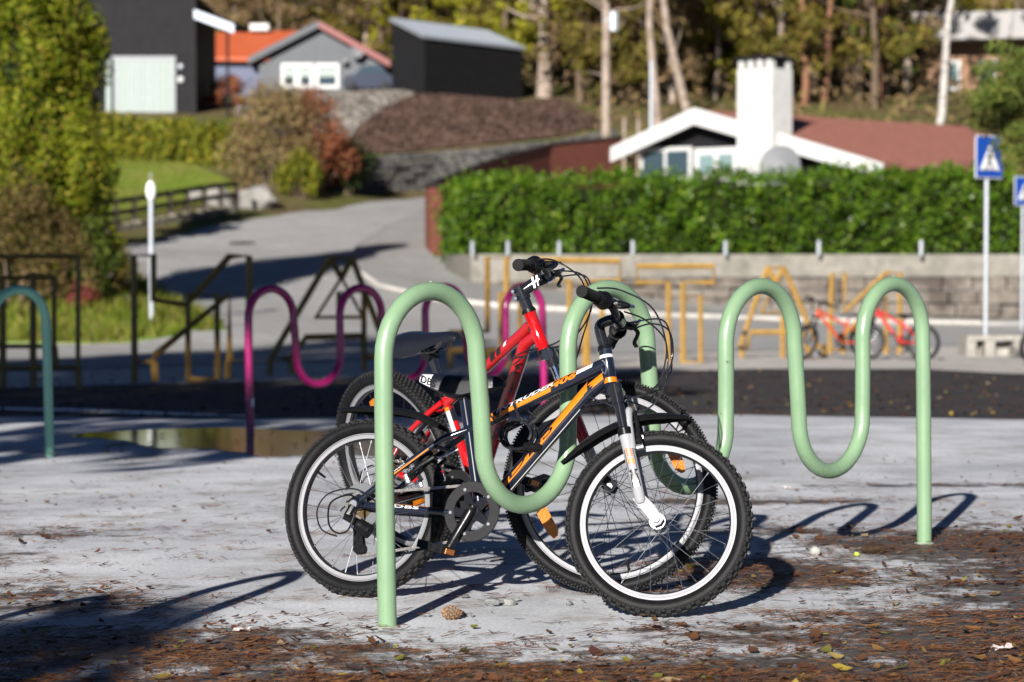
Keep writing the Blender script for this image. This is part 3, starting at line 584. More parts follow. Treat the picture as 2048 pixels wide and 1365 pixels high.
def patch(x0, x1, y0, y1, skew=0., n=6, nx=1):
    v = []; f = []
    for j in range(n + 1):
        t = j / n
        for i in range(nx + 1): v.append((x0 + (x1 - x0) * i / nx + skew * t, y0 + (y1 - y0) * t))
    w_ = nx + 1
    for j in range(n):
        for i in range(nx): f.append((j * w_ + i, j * w_ + i + 1, (j + 1) * w_ + i + 1, (j + 1) * w_ + i))
    return v, f
def poly_geo(pts):
    bm = bmesh.new(); bm.faces.new([bm.verts.new((x, y, 0)) for x, y in pts]); bmesh.ops.triangulate(bm, faces=bm.faces); bm.verts.index_update(); bm.faces.ensure_lookup_table()
    g = [(v.co.x, v.co.y) for v in bm.verts], [tuple(q.index for q in f.verts) for f in bm.faces]; bm.free(); return g
def wheel(c, Rw, rt, rimr, xf, root, sp, front, name='wheel'):
    c = np.array(c); ax = np.array([0, 1., 0]); det = sp['detail']; ns = sp['spokes']; rb = rimr - .014
    mb = MB(); mb.xf = xf                                   # hub and spokes; the ends of the spokes sit in the rim
    mb.lathe([(-.036, .003), (-.036, .007), (-.030, .012), (-.029, .022), (-.026, .022), (-.024, .012), (.024, .012), (.026, .022), (.029, .022), (.030, .012), (.036, .007), (.036, .003)], c, ax, seg=20 if det else 10)
    for k in range(ns):
        sd_ = -1 if k % 2 else 1; g = (k // 2); a = 2 * math.pi * k / ns; tw = (1 if g % 2 else -1) * 1.15
        h = c + np.array([math.cos(a + tw) * .021, sd_ * .0275, math.sin(a + tw) * .021]); e = c + np.array([math.cos(a) * rb, sd_ * .002, math.sin(a) * rb])
        mb.tube([h, e], .00095, seg=6, mi=1, cap=False)
        if det: mb.tube([e + (h - e) * .075, e], 0.0018, seg=6, mi=1, cap=False)
    wobj = mb.build(name, [sp['hubm'], sp['spokem'], M['chrome']], root)
    mb = MB(); mb.xf = xf; w_ = .0125
    mb.lathe([(-w_, rimr, 0), (-w_, rimr - .0025, 0), (-w_ + .0010, rimr - .0032, 1), (-w_ + .0010, rimr - .0042, 0), (-w_ + .0004, rimr - .0046, 0), (-w_ + .0004, rimr - .0074, 0), (-w_ + .001, rimr - .0076, 1), (-w_, rimr - .008, 0), (-w_ + .001, rimr - .0155, 1), (-.006, rimr - .020, 1), (.006, rimr - .020, 1), (w_ - .001, rimr - .0155, 0), (w_, rimr - .008, 0), (w_ - .0006, rimr - .0075, 0), (w_ - .0006, rimr - .003, 0), (w_, rimr - .0025, 0), (w_, rimr, 0), (w_ - .002, rimr, 1)], c, ax, seg=96 if det else 32)
    mb.build('rim', [sp['rimm'], sp['rimin']], wobj, sharp=25)
    mb = MB(); mb.xf = xf; t = rt; b0 = rimr - .001; T = Rw
    mb.lathe([(-.0125, b0), (-.020, b0 + .004), (-.0255 * t / .027, b0 + .013), (-.0265 * t / .027, b0 + .019), (-.0245 * t / .027, T - .014), (-.018, T - .0055), (-.008, T - .0035), (.008, T - .0035), (.018, T - .0055), (.0245 * t / .027, T - .014), (.0265 * t / .027, b0 + .019), (.0255 * t / .027, b0 + .013), (.020, b0 + .004), (.0125, b0)], c, ax, seg=96 if det else 36)
    ty = mb.build('tyre', M['rubber'], wobj, sharp=60)
    # tread blocks
    mb = MB(); mb.xf = xf; kn = sp['knobs']
    for k in range(kn):
        a = 2 * math.pi * k / kn
        for v, rr, sx, sy, sz, da, tl in sp['tread']:
            aa = a + da * 2 * math.pi / kn; er = np.array([math.cos(aa), 0, math.sin(aa)]); et = np.array([-math.sin(aa), 0, math.cos(aa)])
            er2 = nv(er + ax * tl); ey = nv(np.cross(er2, et)); mb.box(c + er * (T + rr) + ax * v, (sx, sy, sz), 0, (et, ey, er2))
    mb.build('tread', M['rubber_dusty'], ty, sharp=0, fix=False)
    if det:
        a = sp.get('valve', 1.2); er = np.array([math.cos(a), 0, math.sin(a)]); mb = MB(); mb.xf = xf; mb.tube([c + er * (rimr - .016), c + er * (rimr - .050)], [.0042, .0036], seg=8); mb.build('valve', M['satin_black'], wobj)
        for a in sp.get('refl_f' if front else 'refl_r', ()):
            er = np.array([math.cos(a), 0, math.sin(a)]); et = np.array([-math.sin(a), 0, math.cos(a)]); mb = MB(); mb.xf = xf; q = c + er * (rimr - .062) - ax * .006
            mb.prism([(-.055, -.004), (-.038, -.015), (.038, -.015), (.055, -.004), (.055, .008), (.03, .017), (-.03, .017), (-.055, .008)], q, et, er, ax, .011)
            mb.box(q - ax * .0062, (.03, .004, .022), 0, (et, ax, er)); mb.build('reflector', M['amber'], wobj, sharp=30)
    return wobj
def loft(secs, mats, name, parent, mfun, xf=None):
    """saddle: secs = (u, half width, top z, side z, crown)"""
    mb = MB(); mb.xf = xf; n = 14; vs = []; fs = []; ms = []
    for u, wd, zt, zs, ub in secs:
        for k in range(n + 1):
            a = math.pi * k / n; v = -wd * math.cos(a); z = zs + (zt - zs) * max(0, math.sin(a)) ** .55; vs.append(P3(u, z, v))
        for k in range(1, n):
            a = math.pi * (1 - k / n); vs.append(P3(u, zs + ub * math.sin(a), -wd * .92 * math.cos(a)))
    m_ = 2 * n
    for i in range(len(secs) - 1):
        for k in range(m_):
            k2 = (k + 1) % m_; mb_ = (i * m_ + k, i * m_ + k2, (i + 1) * m_ + k2, (i + 1) * m_ + k); fs.append(mb_); ms.append(mfun(i, k, n))
    o = len(mb.v); mb.add(vs, [], 0)
    for f, q in zip(fs, ms): mb.f.append(f); mb.m.append(q)
    mb.f.append(tuple(range(m_))); mb.m.append(mfun(0, 0, n)); e = (len(secs) - 1) * m_; mb.f.append(tuple(e + k for k in range(m_))); mb.m.append(mfun(len(secs) - 2, 0, n))
    return mb.build(name, mats, parent, sharp=55)
def bez(pts, n=8):
    P = [np.array(p, float) for p in pts]; out = []
    for i in range(len(P) - 1):
        p0 = P[max(i - 1, 0)]; p1 = P[i]; p2 = P[i + 1]; p3 = P[min(i + 2, len(P) - 1)]
        for k in range(n):
            t = k / n; out.append(.5 * (2 * p1 + (p2 - p0) * t + (2 * p0 - 5 * p1 + 4 * p2 - p3) * t * t + (3 * p1 - p0 - 3 * p2 + p3) * t ** 3))
    return out + [P[-1]]
def bicycle(sp):
    root = empty('bicycle', (0, 0, 0), label=sp['label'], cat='bicycle', group=sp.get('group'))
    Mx = Matrix.Rotation(sp['yaw'], 4, 'Z') @ Matrix.Rotation(-sp['lean'], 4, 'X'); root.location = sp['loc']; root.rotation_euler = Mx.to_euler()
    Rw, WB, det = sp['R'], sp['WB'], sp['detail']; ha = sp['head_angle']
    hT, hB = P3(*sp['headT']), P3(*sp['headB']); axd = nv([-math.sin(ha), 0, math.cos(ha)]); q0 = (hT + hB) / 2
    S = np.array(Matrix.Rotation(sp['steer'], 3, Vector(axd))); st = lambda p: S @ (np.asarray(p, float) - q0) + q0
    axz = lambda z: q0 + axd * ((z - q0[2]) / axd[2])           # point of the steering axis at height z
    fw_ = np.array([math.cos(ha), 0, math.sin(ha)]); vv = np.array([0, 1., 0])
    bb = P3(*sp['bb']); sT = P3(*sp['seatT']); hub = P3(0, Rw); fh = P3(WB, Rw)
    # ---- frame
    mb = MB(); s = 16 if det else 8
    for pts, rs in sp['tubes']: mb.tube([P3(*p) for p in pts], rs, seg=s)
    mb.tube([hB - (hT - hB) * .02, hB, hT, hT + (hT - hB) * .02], [sp['hr'] * 1.12, sp['hr'], sp['hr'], sp['hr'] * 1.1], seg=20)
    mb.tube([bb - vv * .036, bb + vv * .036], .021, seg=s)
    for q in (-1, 1):
        mb.tube([P3(p[0], p[1], p[2] * q) for p in sp['seatstay']], .0088, seg=10); mb.tube([P3(p[0], p[1], p[2] * q) for p in sp['chainstay']], sp.get('csr', .0105), seg=10)
        mb.prism([(-.02, -.018), (.018, -.014), (.04, -.004), (.034, .022), (.012, .03), (-.012, .016)], hub + vv * q * .064, (1, 0, 0), (0, 0, 1), (0, 1, 0), .006)
    mb.tube([P3(*sp['bridge'], .045), P3(*sp['bridge'], -.045)], .007, seg=8)
    fr = mb.build('frame', sp['paint'], root, sharp=50)
    if sp.get('decals'): sp['decals'](fr, sp, hB, hT)
    # ---- headset, stem, bar
    for a, b_, k in ((hT + axd * .001, hT + axd * .012, 1.05), (hB - axd * .002, hB - axd * .014, 1.1)): mb = MB(); mb.xf = st; mb.tube([a, b_], [sp['hr'] * 1.17, sp['hr'] * k], seg=18); mb.build('headset_cup', M['satin_black'], root)
    bc = P3(*sp['barc']); mb = MB(); mb.xf = st; zt = sp['stem_z']
    if sp['stem'] == 'quill':
        p = axz(zt); mb.tube(bez([hT + axd * .01, axz(zt - .03), axz(zt) + fw_ * .002, (axz(zt) + bc) / 2 + axd * .006, bc], 5), .0145, seg=14)
    else:
        mb.tube([hT + axd * .010, axz(zt - .028)], .0165, seg=16); mb.tube([axz(zt - .028), axz(zt + .012)], .0205, seg=16)
        mb.tube([axz(zt - .006), (axz(zt) + bc) / 2, bc], [.019, .0165, .019], seg=14)
        for k in (-.018, .002): mb.tube([axz(zt + k) - fw_ * .022 - vv * .02, axz(zt + k) - fw_ * .022 + vv * .012], .006, seg=8)
    mb.tube([bc - vv * .024, bc + vv * .024], .0195, seg=16)
    stem = mb.build('stem', M['gloss_black'], root)
    if sp['stem'] != 'quill' and det:
        mb = MB(); mb.xf = st
        for k in (-.018, .002): mb.tube([axz(zt + k) - fw_ * .022 - vv * .0195, axz(zt + k) - fw_ * .022 - vv * .0225], .0045, seg=8)
        mb.build('bolt', M['chrome'], stem)
        mb = MB(); mb.xf = st; g = [(-.011, -.016), (-.005, -.016), (-.003, -.003), (.004, .002), (.002, -.014), (.008, -.014), (.012, .016), (.006, .016), (.004, .006), (-.003, .001), (-.001, .016), (-.007, .016)]
        mid = axz(zt) * .45 + bc * .55 - vv * .0185; mb.add([mid + fw_ * x + axd * y for x, y in g], [tuple(range(len(g)))]); mb.build('stem_mark', M['decal_white'], stem)
    bw, br, bs = sp['bar']                                      # half width, rise, back sweep
    half = lambda q: [bc, bc + vv * q * .04, bc + vv * q * .10 + axd * br * .9 - fw_ * .004, bc + vv * q * .14 + axd * br - fw_ * bs * .25, bc + vv * q * bw + axd * br - fw_ * bs]
    mb = MB(); mb.xf = st; mb.tube(bez(half(-1)[::-1], 4)[:-1] + bez(half(1), 4), .0112, seg=12); bar = mb.build('handlebar', M['gloss_black'], root)
    for q in (-1, 1):
        e = half(q)[-1]; d = nv(half(q)[-2] - e); mb = MB(); mb.xf = st; L_ = sp['grip']
        mb.tube([e - d * .004, e - d * .003, e, e + d * .004, e + d * .006, e + d * L_], [.010, .0165, .0172, .0172, .0150, .0150], seg=18)
        if det:
            for k in range(9): mb.tube([e + d * (.014 + k * .007), e + d * (.0165 + k * .007)], .0160, seg=18)
        mb.build('grip', M['grip'], bar)
        mb = MB(); mb.xf = st; a = e + d * (L_ + .001); mb.tube([a, a + d * .004, a + d * .030, a + d * .036, a + d * .040], [.017, .0195, .0215, .0255, .0240], seg=22)
        if det:
            for k in range(16):
                an = 2 * math.pi * k / 16; e1 = nv(np.cross(d, [0, 0, 1.])); e2 = np.cross(d, e1); o = e1 * math.cos(an) + e2 * math.sin(an); mb.tube([a + d * .006 + o * .0195, a + d * .028 + o * .0215], .0018, seg=5)
        b2 = a + d * .054; mb.prism([(-.014, -.018), (.018, -.016), (.040, -.004), (.040, .006), (.014, .020), (-.014, .018)], b2, d, fw_ * .8 + axd * .3, np.cross(d, fw_ * .8 + axd * .3), .022)
        mb.build('twist_shifter', M['satin_black'], bar)
        # brake lever: clamp, blade, barrel adjuster
        mb = MB(); mb.xf = st; c0 = e + d * (L_ + .080); mb.tube([c0 - d * .010, c0 + d * .010], .0165, seg=14); pv = c0 + fw_ * .030 - axd * .012; mb.tube([c0, pv, pv + d * .02 + fw_ * .008], [.012, .011, .007], seg=10)
        mb.tube(bez([pv - fw_ * .002, pv - d * .035 + fw_ * .020 - axd * .012, pv - d * .085 + fw_ * .018 - axd * .022, pv - d * .122 + fw_ * .030 - axd * .026], 4), .0062, seg=8, flat=(nv(axd), .55))
        lv = mb.build('brake_lever', M['satin_black'] if sp['lever'] == 'black' else M['alloy'], bar)
        if det: mb = MB(); mb.xf = st; mb.tube([pv + d * .020 + fw_ * .008, pv + d * .040 + fw_ * .013], [.0055, .0045], seg=10); mb.build('barrel_adjuster', M['chrome'], lv)
    if det:
        for pts in sp['cables']:
            mb = MB(); pp = [st(np.array(p[:3])) if (len(p) < 4 or p[3]) else np.array(p[:3]) for p in pts]; mb.tube(bez(pp, 7), .0024, seg=7); mb.build('cable_housing', M['gloss_black'], root)
    # ---- fork
    zc, zs, zb = sp['fork']; lv_ = sp['fork_v']; o_ = fw_ * .012
    mb = MB(); mb.xf = st
    mb.tube([axz(zc) + o_ * .5 - vv * (lv_ + .016), axz(zc) + o_ * .9 - vv * .03, axz(zc) + o_ * .9 + vv * .03, axz(zc) + o_ * .5 + vv * (lv_ + .016)], [.017, .021, .021, .017], seg=12)
    mb.tube([axz(zc - .005), axz(hB[2] - .012)], .019, seg=14)
    for q in (-1, 1): mb.tube([axz(zc + .012) + o_ + vv * q * lv_, axz(zs - .01) + o_ + vv * q * lv_], .0135, seg=14, mi=1)
    for q in (-1, 1): mb.tube([axz(zc - .035) + o_ + vv * q * lv_, axz(zc + .016) + o_ + vv * q * lv_], .0175, seg=14)
    fk = mb.build('fork', [M['gloss_black'], sp['stanchion']], root, sharp=50)
    mb = MB(); mb.xf = st
    for q in (-1, 1):
        a = axz(zs) + o_ + vv * q * lv_; b_ = axz(zb) + o_ * 1.2 + vv * q * lv_
        mb.tube([a + axd * .002, a, b_, b_ - axd * .008], [.0150, .0172, .0145, .009], seg=16)
        # drop-out plate forward to the axle
        e1 = nv((fh + vv * q * lv_) - b_); e2 = np.cross(vv, e1); ln = np.linalg.norm((fh + vv * q * lv_) - b_); mb.prism([(-.016, -.016), (ln * .5, -.020), (ln + .012, -.015), (ln + .017, 0), (ln + .012, .015), (ln * .5, .014), (-.016, .014)], b_ - vv * q * .002, e1, e2, vv, .007)
    arch = []
    for k in range(13):
        t = -1 + 2 * k / 12; zq = zs - .045 + (1 - abs(t) ** 7) * sp['arch']; arch.append(axz(zq) + fw_ * (.034 - .012 * abs(t) ** 3) + vv * t * lv_)
    mb.tube(arch, .0150, seg=12, flat=(fw_, .72))
    low = mb.build('fork_lowers', sp['lowers'], fk, sharp=40)
    if det:
        for q in (-1, 1): mb = MB(); mb.xf = st; a = axz(zs) + o_ + vv * q * lv_; mb.tube([a - axd * .004, a + axd * .014, a + axd * .018], [.0195, .0195, .0155], seg=16); mb.build('dust_seal', M['satin_black'], fk)
        mb = MB(); mb.xf = st; mb.tube([fh - vv * (lv_ + .016), fh + vv * (lv_ + .016)], .0048, seg=10); mb.tube([fh - vv * (lv_ + .012), fh - vv * (lv_ + .003)], .0095, seg=6); mb.build('axle_nut', M['rim_grey'], fk)
        if sp.get('fork_decals'): sp['fork_decals'](low, st, axz(zs) + o_ - vv * lv_, axz(zb) + o_ * 1.2 - vv * lv_)
    # ---- wheels
    wheel(hub, Rw, sp['rt'], sp['rim'], None, root, sp, False); wheel(fh, Rw, sp['rt'], sp['rim'], st, root, sp, True)
    # ---- brakes
    for base, xf, up, fo in ((axz(Rw + sp['rim'] * .86) + fw_ * .040, st, nv(axd), fw_), (P3(*sp['rbrake']), None, nv(P3(*sp['bridge']) - hub), nv([-.45, 0, .9]))):
        mb = MB(); mb.xf = xf
        for q in (-1, 1):
            a = base + vv * q * .040; mb.tube([a - fo * .012, a + fo * .012], .0085, seg=10, mi=1); mb.tube([a + fo * .006, a + up * .05 + vv * q * .004 + fo * .008, a + up * .100 - vv * q * .010 + fo * .008], [.0075, .0068, .0058], seg=8)
            mb.tube([a + up * .025 + fo * .010, a + up * .025 + fo * .010 - vv * q * .014], .0065, seg=8, mi=1); mb.box(a + up * .025 - vv * q * .022 + fo * .004, (.045, .009, .010), 2, (np.cross(vv, up), vv, up))
        mb.tube([base + up * .095 + vv * .032 + fo * .008, base + up * .097 - vv * .032 + fo * .008], .0016, seg=6, mi=1)
        mb.tube(bez([base + up * .096 - vv * .028 + fo * .008, base + up * .105 + vv * .01 + fo * .01, base + up * .150 + vv * .02 + fo * .004], 4), .0022, seg=6, mi=1)
        mb.build('rim_brake', [M['satin_black'], M['alloy'], M['rubber']], root)
    # ---- saddle and post
    mb = MB(); a, b_ = P3(*sp['post'][0]), P3(*sp['post'][1]); mb.tube([b_, a], .0128, seg=14); po = mb.build('seat_post', M['gloss_black'] if sp['post_dark'] else M['alloy'], root)
    mb = MB(); d = nv(a - b_); mb.tube([sT - d * .014, sT + d * .006], .0185, seg=16); mb.tube([sT - d * .004 + np.array([-.02, -.018, 0]), sT - d * .004 + np.array([-.02, .018, 0])], .0065, seg=8); mb.build('seat_clamp', M['satin_black'], po)
    mb = MB(); mb.tube([a - d * .03 - vv * .02, a - d * .03 + vv * .02], .017, seg=12); mb.build('saddle_clamp', M['satin_black'], po)
    sad = loft(sp['saddle'], [M['vinyl'], M['decal_white'], M['vinyl_silver']], 'saddle', root, sp['saddle_mat'])
    mb = MB()
    s0, s1 = sp['saddle'][1], sp['saddle'][-2]
    for q in (-1, 1): mb.tube(bez([P3(s0[0] + .03, s0[3] + .006, q * .045), P3(s0[0] + .075, a[2] - .012, q * .022), P3(a[0] + .05, a[2] - .012, q * .020), P3(s1[0] - .03, s1[3] + .004, q * .010)], 5), .0034, seg=7)
    mb.build('saddle_rail', M['gloss_black'], sad)
    if sp.get('saddle_text'): sp['saddle_text'](sad)
    # ---- drive
    rc = bb + np.array([.0, -.052, -.002]); cr_ = sp['ring']; mb = MB()
    mb.lathe([(-.0035, cr_ * .70), (-.0035, cr_ + .004), (-.001, cr_ + .006), (.002, cr_ + .003), (.002, cr_ * .70)], rc, (0, 1, 0), seg=64 if det else 24, closed=True)
    ca = sp['crank']
    ch = mb.build('chainring', M['ring_grey'], root, sharp=30); mb = MB()
    for k in range(5): an = ca + k * 2 * math.pi / 5 + .2; dr = np.array([math.cos(an), 0, math.sin(an)]); mb.prism([(.01, -.014), (cr_ * .78, -.009), (cr_ * .86, 0), (cr_ * .78, .009), (.01, .014)], rc + vv * .0005, dr, np.cross(dr, vv), vv, .0075)
    mb.lathe([(-.006, .001), (-.006, .023), (.004, .027), (.004, .001)], rc, (0, 1, 0), seg=20); mb.build('spider', M['gloss_black'], ch, sharp=30)
    if det:
        mb = MB()
        for k in range(5): an = ca + k * 2 * math.pi / 5 + .2; dr = np.array([math.cos(an), 0, math.sin(an)]); mb.tube([rc + dr * cr_ * .82 - vv * .002, rc + dr * cr_ * .82 - vv * .0065], .0045, seg=10)
        mb.build('chainring_bolt', M['alloy'], ch)
    for q, an in ((-1, ca), (1, ca + math.pi)):
        dr = np.array([math.cos(an), 0, math.sin(an)]); c0 = bb + vv * q * .064; c1 = bb + dr * sp['crank_l'] + vv * q * .082
        mb = MB(); mb.tube([c0 - dr * .016, c0, c0 * .5 + c1 * .5, c1, c1 + dr * .012], [.010, .0150, .0115, .0115, .008], seg=12, flat=(vv, .72)); mb.tube([c0 - vv * q * .008, c0 + vv * q * .010], .0115, seg=12); ck = mb.build('crank_arm', M['satin_black'], root)
        mb = MB(); pc = c1 + vv * q * .058; pa = sp['pedal_a']; e1 = np.array([math.cos(pa), 0, math.sin(pa)]); e3 = np.cross(e1, vv)
        for k in (-1, 1): mb.box(pc + e1 * k * .034, (.010, .088, .022), 0, (e1, vv, e3)); mb.box(pc + vv * k * .040, (.074, .010, .022), 0, (e1, vv, e3))
        mb.tube([c1 + vv * q * .004, pc + vv * q * .042], .0095, seg=10); mb.box(pc, (.064, .016, .010), 0, (e1, vv, e3))
        for k in (-.022, .022): mb.box(pc + vv * k, (.064, .005, .016), 0, (e1, vv, e3))
        pd = mb.build('pedal', M['satin_black'], ck, sharp=30)
        for k in (-1, 1): mb = MB(); mb.box(pc + e1 * k * .0395, (.004, .050, .014), 0, (e1, vv, e3)); mb.build('pedal_reflector', M['amber'], pd)
    if det:
        cc = hub - vv * .045; mb = MB()
        for k in range(6): mb.lathe([(-.001, .012), (-.001, .024 + .0026 * k), (.001, .024 + .0026 * k), (.001, .012)], cc + vv * (k * .0042 - .008), (0, 1, 0), seg=30)
        mb.build('cassette', M['rust_steel'], root, sharp=20)
        mb = MB(); mb.lathe([(-.001, .02), (-.001, .064), (.001, .065), (.001, .02)], hub - vv * .0275, (0, 1, 0), seg=40); mb.build('spoke_guard_disc', M['disc_grey'], root)
        # chain: chainring, top run, sprocket, two jockey wheels, lower run
        v0 = -.049; rs = .031; j1 = hub + np.array([.012, 0, -.062]); j2 = hub + np.array([.030, 0, -.122]); rc2 = np.array([rc[0], 0, rc[2]]); hb2 = np.array([hub[0], 0, hub[2]]); loop = []
        def arc(c, r, a, b_, n): return [np.array([c[0], v0, c[2]]) + r * np.array([math.cos(a + (b_ - a) * k / n), 0, math.sin(a + (b_ - a) * k / n)]) for k in range(n + 1)]
        loop += arc(rc2, cr_ - .004, -math.pi / 2 + .05, math.pi / 2 + .05, 18); loop += arc(hb2, rs, math.pi / 2 + .05, math.pi * 1.5 + .3, 14)
        loop += arc(j1, .016, .9, -.4, 4) + arc(j2, .018, math.pi, math.pi * 1.5 + .1, 6)
        pts = np.array(loop + [loop[0]]); sg = np.linalg.norm(np.diff(pts, axis=0), axis=1); cum = np.r_[0, np.cumsum(sg)]; nl = int(cum[-1] / .0127); mb = MB()
        for k in range(nl):
            t0, t1 = cum[-1] * k / nl, cum[-1] * (k + 1) / nl; p = np.array([np.interp(t0, cum, pts[:, i]) for i in range(3)]); q_ = np.array([np.interp(t1, cum, pts[:, i]) for i in range(3)])
            d = nv(q_ - p); off = .0022 if k % 2 else .0034
            for s_ in (-1, 1): mb.box((p + q_) / 2 + vv * s_ * off, (.0140, .0012, .0075), 0, (d, vv, np.cross(d, vv)))
            mb.tube([p - vv * .0042, p + vv * .0042], .0028, seg=6)
        mb.build('chain', M['chain'], root, sharp=0, fix=False)
        mb = MB(); h0 = hub - vv * .066
        mb.tube([h0 - vv * .006, h0 + vv * .004], .012, seg=12, mi=1); mb.tube([h0 + P3(0, -.005), h0 + P3(-.010, -.030, -.006), h0 + P3(.004, -.048, -.004)], [.013, .014, .012], seg=10); mb.tube([h0 + P3(-.016, -.040, -.010), h0 + P3(.034, -.060, -.010)], .016, seg=12); mb.tube([h0 + P3(.030, -.058, -.010), h0 + P3(.062, -.074, -.006)], [.019, .021], seg=12)
        for dv in (.010, .024): mb.prism([(-.012, .012), (.012, .012), (.030, -.066), (.012, -.076), (-.004, -.066)], j1 * [1, 0, 1] + vv * (h0[1] + dv - .001), (1, 0, 0), (0, 0, 1), (0, 1, 0), .002)
        for j in (j1, j2): mb.lathe([(-.004, .003), (-.004, .016), (.004, .016), (.004, .003)], np.array([j[0], v0, j[2]]), (0, 1, 0), seg=16)
        mb.box(h0 + P3(.004, -.058, -.030), (.040, .004, .010), 1, (nv([.9, 0, -.4]), vv, nv([.4, 0, .9])))
        dr_ = mb.build('rear_derailleur', [M['satin_black'], M['alloy']], root)
        mb = MB(); g0 = h0 - vv * .012; mb.tube(bez([g0 + P3(.018, .012), g0 + P3(-.004, .022, -.02), g0 + P3(-.048, -.004, -.034), g0 + P3(-.046, -.060, -.036), g0 + P3(-.02, -.085, -.036), g0 + P3(.014, -.078, -.034), g0 + P3(.03, -.03, -.03), g0 + P3(.034, .01, -.006)], 5), .0026, seg=8); mb.build('derailleur_guard', M['satin_black'], dr_)
        mb = MB(); mb.tube(bez([P3(.060, .268, -.066), P3(.0, .292, -.075), P3(-.075, .275, -.080), P3(-.105, .228, -.082), P3(-.085, .175, -.082), P3(-.035, .158, -.080)], 6), .0023, seg=7); mb.build('gear_cable', M['gloss_black'], dr_)
    if sp.get('fenders'):
        for nm, pts, wd, xf in sp['fenders']:
            mb = MB(); mb.xf = xf and st; Q = bez([P3(*p) for p in pts], 5); n = 8; vs = []; fs = []
            for i, q in enumerate(Q):
                d = nv(Q[min(i + 1, len(Q) - 1)] - Q[max(i - 1, 0)]); up = np.array([-d[2], 0, d[0]]); up = up if up[2] > 0 else -up; t = i / (len(Q) - 1); wq = wd * (min(1, .35 + 3.2 * t, .35 + 3.2 * (1 - t)))
                for k in range(n + 1): a = -1.15 + 2.3 * k / n; vs.append(q + vv * wq * math.sin(a) / math.sin(1.15) + up * (math.cos(a) - 1) * wq * 1.15)
                for k in range(n, -1, -1): a = -1.15 + 2.3 * k / n; vs.append(q + vv * (wq - .003) * math.sin(a) / math.sin(1.15) + up * ((math.cos(a) - 1) * wq * 1.15 - .003))
            m_ = 2 * (n + 1)
            for i in range(len(Q) - 1):
                for k in range(m_): k2 = (k + 1) % m_; fs.append((i * m_ + k, i * m_ + k2, (i + 1) * m_ + k2, (i + 1) * m_ + k))
            fs += [tuple(range(m_)), tuple((len(Q) - 1) * m_ + k for k in range(m_))]; mb.add(vs, fs); mb.build(nm, M['black'], root, sharp=60)
    if sp.get('stand'):
        mb = MB(); tl = math.tan(sp['lean']); mb.tube([bb + P3(-.05, -.01, .035), bb + P3(-.06, -.05, .06), P3(bb[0] - .10, .165 * tl + .012, .165)], [.010, .008, .0075], seg=10); mb.build('kickstand', M['satin_black'], root)
    return root

